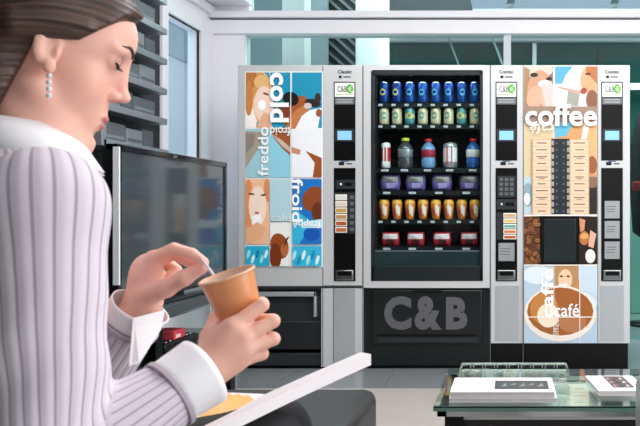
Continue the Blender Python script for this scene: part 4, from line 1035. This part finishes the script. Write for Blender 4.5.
for s in (-1, 1):
    b = MB(); pts = [hw(.0935, s*.009, .0440), hw(.0920, s*.020, .0500), hw(.0865, s*.032, .0530), hw(.0760, s*.044, .0470)]
    pts = [snap(x_) for x_ in dense(pts)]; b.tube([Vector(p_) for p_ in pts], list(np.interp(np.linspace(0, 3, len(pts)), [0, 1, 2, 3], [.0022, .0030, .0024, .0006])), DK, 6); b.build('eyebrow', person)
    b = MB(); pts = [hw(.0830, s*.017, .0205), hw(.0865, s*.025, .0185), hw(.0860, s*.035, .0185), hw(.0800, s*.0445, .0235)]
    pts = [snap(x_) for x_ in pts]
    b.tube([Vector(p_) for p_ in pts], [.0012, .0020, .0022, .0014], mat('lash_black', '1e1413', .7), 6)
    for t_ in range(9):
        a0 = pts[0]+(pts[-1]-pts[0])*t_/8; i_ = min(2, t_*3//8); a0 = pts[i_]+(pts[i_+1]-pts[i_])*((t_*3/8)-i_)
        b.tube([Vector(a0), Vector(a0+HR@V3(.0045, s*.001*(t_-3)*.4, -.0015)), Vector(a0+HR@V3(.0075, s*.001*(t_-3)*.6, -.0008))], [.0005, .0004, .0001], mat('lash_black', '1e1413'), 4)
    b.build('eyelashes', person)
er = NP(50, 75, .985)
b = MB(); b0 = hw(.012, -.0800, -.024)
dn = V3(0, 0, -1)
er_o = None
for k_ in range(4):
    c0 = b0+dn*(.006+k_*.0088)
    b.lathe([(0, -.0040), (.0028, -.0028), (.0040, 0), (.0028, .0028), (0, .0040)], Vector(c0), mat('earring_crystal', 'f3f4f6', .12, .35, noise=(90, .1)), (0, -1, 0), 8, False)
b.tube([Vector(b0), Vector(b0+dn*.034)], .0007, CHROME, 5)
eo = b.build('earring', person); eo['label'] = 'drop earring of four pale stones'

# knitted pinstripe top
def frame_u(p, a, b, ref):
    ax = (b-a)/np.linalg.norm(b-a); r0 = ref-ax*(ref@ax); r0 /= np.linalg.norm(r0); r1 = np.cross(ax, r0)
    q_ = p-a; return np.arctan2(q_@r1, q_@r0)
SLE, SLL = WR+(ELR-WR)*.27, WL+(ELL-WL)*.15       # where the sleeves end
dR_ = (WR-ELR)/np.linalg.norm(WR-ELR); dL_ = (WL-ELL)/np.linalg.norm(WL-ELL)
kn = [('e', .05, CH, (.108, .165, .20), BR), ('e', .06, HIP+V3(0, 0, .03), (.122, .168, .13), BR), ('c', .05, HIP+V3(0, 0, .03), CH, .11, .11),
 ('c', .035, NB-V3(.015, 0, .028), SHR-V3(0, 0, .002), .066, .060), ('c', .035, NB-V3(.005, 0, .045), SHL, .062, .056),
 ('c', .03, SHR, ELR, .0640, .0600), ('c', .012, ELR, SLE+dR_*.015, .0600, .0395), ('c', .03, SHL, ELL, .056, .050), ('c', .012, ELL, SLL+dL_*.015, .052, .0395)]
dR = (WR-ELR)/np.linalg.norm(WR-ELR); dL = (WL-ELL)/np.linalg.norm(WL-ELL)
def knit_f(p):
    d = culled(kn)(p)
    for S_, D_ in ((SLE, dR), (SLL, dL)):
        pl = (p-S_)@D_; near = np.linalg.norm(p-S_, axis=1) < .085
        d = np.where(near, np.maximum(d, pl), d)
    ax = (ELR-SHR)/np.linalg.norm(ELR-SHR)
    t_ = (p-SHR)@ax
    d = d-.0022*np.sin(t_*52+3*p[:, 0]*20)*np.clip((t_-.08)*12, 0, 1)*np.clip((.30-t_)*12, 0, 1)
    # crook of the elbow: folds
    e = p-ELR; rr = np.linalg.norm(e, axis=1); d = d-.003*np.sin(e@V3(.6, .1, .8)*130)*np.clip(1-rr/.09, 0, 1)
    # neck opening
    dn_ = cone(p, NB+V3(.02, 0, .03), hw(-.03, 0, -.06), .060, .075)
    return -smin(-d, dn_, .004)
kv, kq = surface_net(knit_f, (-1.0, .70, .40), (-.30, 1.42, 1.12), .0045)
def seg_t(p, a, b): ab = b-a; t = np.clip(((p-a)@ab)/(ab@ab), 0, 1); return np.linalg.norm(p-a-t[:, None]*ab, axis=1)
cam_ref = V3(.35, -1, .1)
dA = seg_t(kv, SHR, ELR)-.062; dB = seg_t(kv, ELR, SLE)-.045; dC = np.minimum(seg_t(kv, SHL, ELL)-.052, seg_t(kv, ELL, SLL)-.045); dT = np.minimum(ellip(kv, CH, (.108, .165, .2), BR), ellip(kv, HIP, (.12, .168, .13), BR))
uA = frame_u(kv, NB+(SHR-NB)*.75-V3(0, 0, .0), ELR, cam_ref)*.062
uB = frame_u(kv, ELR, SLE, V3(.2, -1, .2))*.050+.004
uC = frame_u(kv, ELL, SLL, cam_ref)*.045
lt_ = (kv-CH)@BR; uT = np.arctan2(lt_[:, 1], lt_[:, 0])*.13
which = np.argmin(np.stack([dA, dB, dC, dT]), 0)
stripe = np.choose(which, [uA, uB, uC, uT])
km = bpy.data.materials.new('pinstripe_knit'); km.use_nodes = True; nt = km.node_tree; kb = nt.nodes['Principled BSDF']
at = nt.nodes.new('ShaderNodeAttribute'); at.attribute_name = 'stripe'
m1 = nt.nodes.new('ShaderNodeMath'); m1.operation = 'MULTIPLY'; m1.inputs[1].default_value = 2*math.pi/.0120
m3 = nt.nodes.new('ShaderNodeMath'); m3.operation = 'SINE'; rp = nt.nodes.new('ShaderNodeValToRGB')
mr = nt.nodes.new('ShaderNodeMapRange'); mr.inputs['From Min'].default_value = -1
rp.color_ramp.elements[0].position = .86; rp.color_ramp.elements[0].color = rgb('d6cad4'); rp.color_ramp.elements[1].position = .99; rp.color_ramp.elements[1].color = rgb('a096a4')
nt.links.new(at.outputs['Fac'], m1.inputs[0]); nt.links.new(m1.outputs[0], m3.inputs[0]); nt.links.new(m3.outputs[0], mr.inputs['Value']); nt.links.new(mr.outputs[0], rp.inputs[0])
nt.links.new(rp.outputs[0], kb.inputs['Base Color']); kb.inputs['Roughness'].default_value = .85; kb.inputs['Sheen Weight'].default_value = .2
bp = nt.nodes.new('ShaderNodeBump'); bp.invert = True; bp.inputs['Strength'].default_value = .3; bp.inputs['Distance'].default_value = .003; nt.links.new(mr.outputs[0], bp.inputs['Height']); nt.links.new(bp.outputs[0], kb.inputs['Normal'])
knit = mesh_np('sweater', kv, kq, [km], parent=person, attrs={'stripe': stripe})
# sleeve hems, shirt cuffs
SHIRT = mat('white_shirt', 'f4f1f3', .7, noise=(14, .02), bump=(60, .1)); HEM = mat('sleeve_hem', 'b7acb7', .85, noise=(30, .05))
def ring(b, c, d, r0, r1, h0, h1, m, sq=1.0, th=.0016, n=40, up=None, wob=0):
    d = Vector(d).normalized(); t = (Vector(up)-d*Vector(up).dot(d)).normalized() if up is not None else d.orthogonal().normalized(); s_ = d.cross(t); c = Vector(c); K = 6
    v = []; f = []
    for lay, off in ((0, 0), (1, -th)):
        for k_ in range(K+1):
            u = k_/K; r = r0+(r1-r0)*u+off
            for i in range(n):
                a = 2*math.pi*i/n; w_ = 1+wob*math.sin(3*a+2*u)
                v.append(c+d*(h0+(h1-h0)*u)+t*math.cos(a)*r*w_+s_*math.sin(a)*r*sq*w_)
    L_ = (K+1)*n
    for k_ in range(K):
        for i in range(n):
            j_ = (i+1) % n; f.append((k_*n+i, k_*n+j_, (k_+1)*n+j_, (k_+1)*n+i)); f.append((L_+k_*n+j_, L_+k_*n+i, L_+(k_+1)*n+i, L_+(k_+1)*n+j_))
    for i in range(n):
        j_ = (i+1) % n; f.append((K*n+i, K*n+j_, L_+K*n+j_, L_+K*n+i)); f.append((j_, i, L_+i, L_+j_))
    b.add(v, f, m, True)
b = MB(); ring(b, SLE, dR, .0450, .0450, -.003, .0035, HEM, th=.003); b.build('sleeve_hem', person)
b = MB(); ring(b, SLL, dL, .0445, .0445, -.003, .003, HEM, th=.003); b.build('sleeve_hem', person)
b = MB(); ring(b, SLE, dR, .0425, .0470, .001, .048, SHIRT, sq=.97, wob=.02); b.build('shirt_cuff', person)
b = MB(); ring(b, SLL, dL, .041, .043, .001, .032, SHIRT, sq=.9, wob=.03)
b.prism([NP(133, 318, 1.04), NP(164, 310, 1.085), NP(160, 330, 1.08), NP(138, 364, 1.035), NP(129, 366, 1.03)], (0, .003, 0), SHIRT); b.build('shirt_cuff', person)
# shirt collar: folded band round the neck
b = MB()
n_ = 36; v = []; f = []
nax = (hw(-.03, 0, -.06)-NB); nax /= np.linalg.norm(nax); t_ = BR[:, 0]-nax*(BR[:, 0]@nax); t_ /= np.linalg.norm(t_); s_ = np.cross(nax, t_)
for lay in (0, 1):
    for i in range(n_+1):
        a = math.radians(14+(360-28)*i/n_); c_, q_ = math.cos(a), math.sin(a); fr = (1+c_)/2
        for rr, hh in ((.057, .078-.045*fr), (.061, .083-.047*fr), (.071, .066-.052*fr), (.080+.006*fr, .036-.068*fr)):
            v.append(NB+nax*(hh+.010)+(t_*c_+s_*q_)*(rr-lay*.002)+nax*0)
M_ = (n_+1)*4
for lay in (0, 1):
    for i in range(n_):
        for k_ in range(3):
            a0 = lay*M_+i*4+k_; f.append((a0, a0+1, a0+5, a0+4) if lay == 0 else (a0+4, a0+5, a0+1, a0))
for i in range(n_): f.append((i*4+3, M_+i*4+3, M_+(i+1)*4+3, (i+1)*4+3)); f.append((i*4, (i+1)*4, M_+(i+1)*4, M_+i*4))
f.append((0, 1, M_+1, M_)); f.append((1, 2, M_+2, M_+1)); f.append((2, 3, M_+3, M_+2))
b.add([Vector(x) for x in v], f, SHIRT, True); b.build('shirt_collar', person)
# trousers and shoes (below the picture)
tr = [('e', .05, HIP+V3(0, 0, .0), (.125, .17, .105), BR)]+[(p_[0], p_[1], p_[2], p_[3], p_[4]+.012, p_[5]+.014) for p_ in legs[:4]]
tv_, tq_ = surface_net(culled(tr), (-1.05, .74, .02), (.12, 1.55, .72), .006)
mesh_np('trousers', tv_, tq_, [mat('black_trousers', '17181b', .8, noise=(20, .1))], parent=person)
sh = [(p_[0], p_[1], p_[2], p_[3], p_[4]+.006, p_[5]+.008) for p_ in legs[4:]]
sv_, sq_ = surface_net(culled(sh), (-.6, 1.0, -.01), (.15, 1.6, .35), .005)
mesh_np('shoes', sv_, sq_, [mat('black_shoe_leather', '0c0c0e', .3, noise=(20, .1))], parent=person)
# ring on the far hand
b = MB(); rc_ = fL[2][0]+(fL[2][1]-fL[2][0])*.62; b.lathe([(.0098, -.0012), (.0106, 0), (.0098, .0012), (.0094, 0), (.0098, -.0012)], Vector(rc_), mat('gold', 'd8ab55', .25, 1.0), Vector(fL[2][1]-fL[2][0]), 20); b.build('finger_ring', person)

# cup and stirrer
RIM, BOT = NP(226.5, 274, .985), NP(246, 331, .998)
cax = RIM-BOT; CL = np.linalg.norm(cax); cax /= CL
OUT = mat('cup_brown_orange', 'e09560', .3, spec=.6, noise=(20, .04)); INN = mat('cup_inside', 'e2c3b2', .4, noise=(20, .03))
cup = thing('plastic_cup', BOT, 'orange-brown plastic drinking cup in her nearer hand', 'cup')
b = MB(); b.lathe([(0, .002), (.0235, 0), (.0245, .003), (.0345, CL-.003)], Vector(BOT), OUT, cax, 40)
b.lathe([(.0333, CL-.003), (.0235, .006), (0, .006)], Vector(BOT), INN, cax, 40); b.build('wall', cup)
b = MB(); b.lathe([(.0333, CL-.003), (.0338, CL), (.0362, CL), (.0368, CL-.0018), (.0362, CL-.0035), (.0345, CL-.003)], Vector(BOT), mat('cup_rim', 'e6b48c', .3, noise=(20, .03)), cax, 40); b.build('rim', cup)
b = MB(); b.lathe([(0, 0), (.0305, 0)], Vector(BOT+cax*CL*.62), mat('milky_coffee', 'c79a78', .2, noise=(50, .1)), cax, 32); b.build('drink', cup)
b = MB(); b.tube([NP(203, 260, 1.064), NP(212, 272, 1.03), NP(222, 287, .99), NP(230, 305, .985)], .0021, glass('stirrer_plastic', 'e8e6ea', rough=.2), 8) if False else b.tube([NP(200, 257, 1.064), NP(212, 273, 1.02), NP(224, 292, .992)], .0020, mat('stirrer', 'd9d4d8', .3, noise=(20, .03)), 8)
tag(b.build('stirring_stick'), 'thin pale plastic stirrer between her fingers dipping into the cup', 'stirrer')

# open magazine on her knee
mg = thing('open_magazine', NP(250, 420, 1.08), 'open magazine with an orange picture resting on her knee', 'magazine')
a0, a1 = NP(200, 447, .99), NP(371, 365, 1.27)     # lower edge (spine side) line nearest the lens
up_ = V3(-.012, .016, .011); 
def pagecurve(u): return V3(0, 0, .002*math.sin(math.pi*u))
b = MB(); N_ = 16; v = []; f = []
for i in range(N_+1):
    u = i/N_; base = a0+(a1-a0)*u+pagecurve(u)
    w_ = V3(-.045, .135, -.022)
    for off in (V3(0, 0, 0), V3(0, 0, .0185), w_+V3(0, 0, .0185), w_): v.append(base+off)
for i in range(N_):
    for k_ in range(4): a_ = i*4+k_; c_ = i*4+(k_+1) % 4; f.append((a_, c_, c_+4, a_+4))
f.append((0, 1, 2, 3)); f.append((N_*4+3, N_*4+2, N_*4+1, N_*4))
b.add([Vector(x) for x in v], f, mat('magazine_paper', 'eee6e8', .45, noise=(6, .02)), False); b.build('right_pages', mg)
b = MB(); v = []; f = []
c0, c1 = NP(196, 436, 1.0), NP(262, 404, 1.16)
for i in range(N_+1):
    u = i/N_; A_ = NP(196+86*u, 440-42*u, 1.06+.12*u); B_ = NP(190+74*u, 391+3*u, 1.16+.12*u)
    for k_ in range(9):
        w_ = k_/8; v.append(A_+(B_-A_)*w_+V3(0, 0, .014*math.sin(math.pi*w_)*math.sin(math.pi*min(1, u*1.1+.1))))
for i in range(N_):
    for k_ in range(8): a_ = i*9+k_; f.append((a_, a_+1, a_+10, a_+9))
nv = len(v); v += [x-V3(0, 0, .0025) for x in v]; f += [tuple(reversed([y+nv for y in x])) for x in f]
b.add([Vector(x) for x in v], f, mat('magazine_paper', 'eee6e8'), True)
n9 = len(f)//2; b.mi(mat('orange_print', 'e2a04a', .45, noise=(14, .12)))
b.bm.faces.ensure_lookup_table()
for i in range(N_):
    for k_ in range(8):
        if 1 <= i <= 11 and 1 <= k_ <= 4+(i % 2): b.bm.faces[i*8+k_].material_index = 1
b.build('left_pages', mg, recalc=False)
#%%END
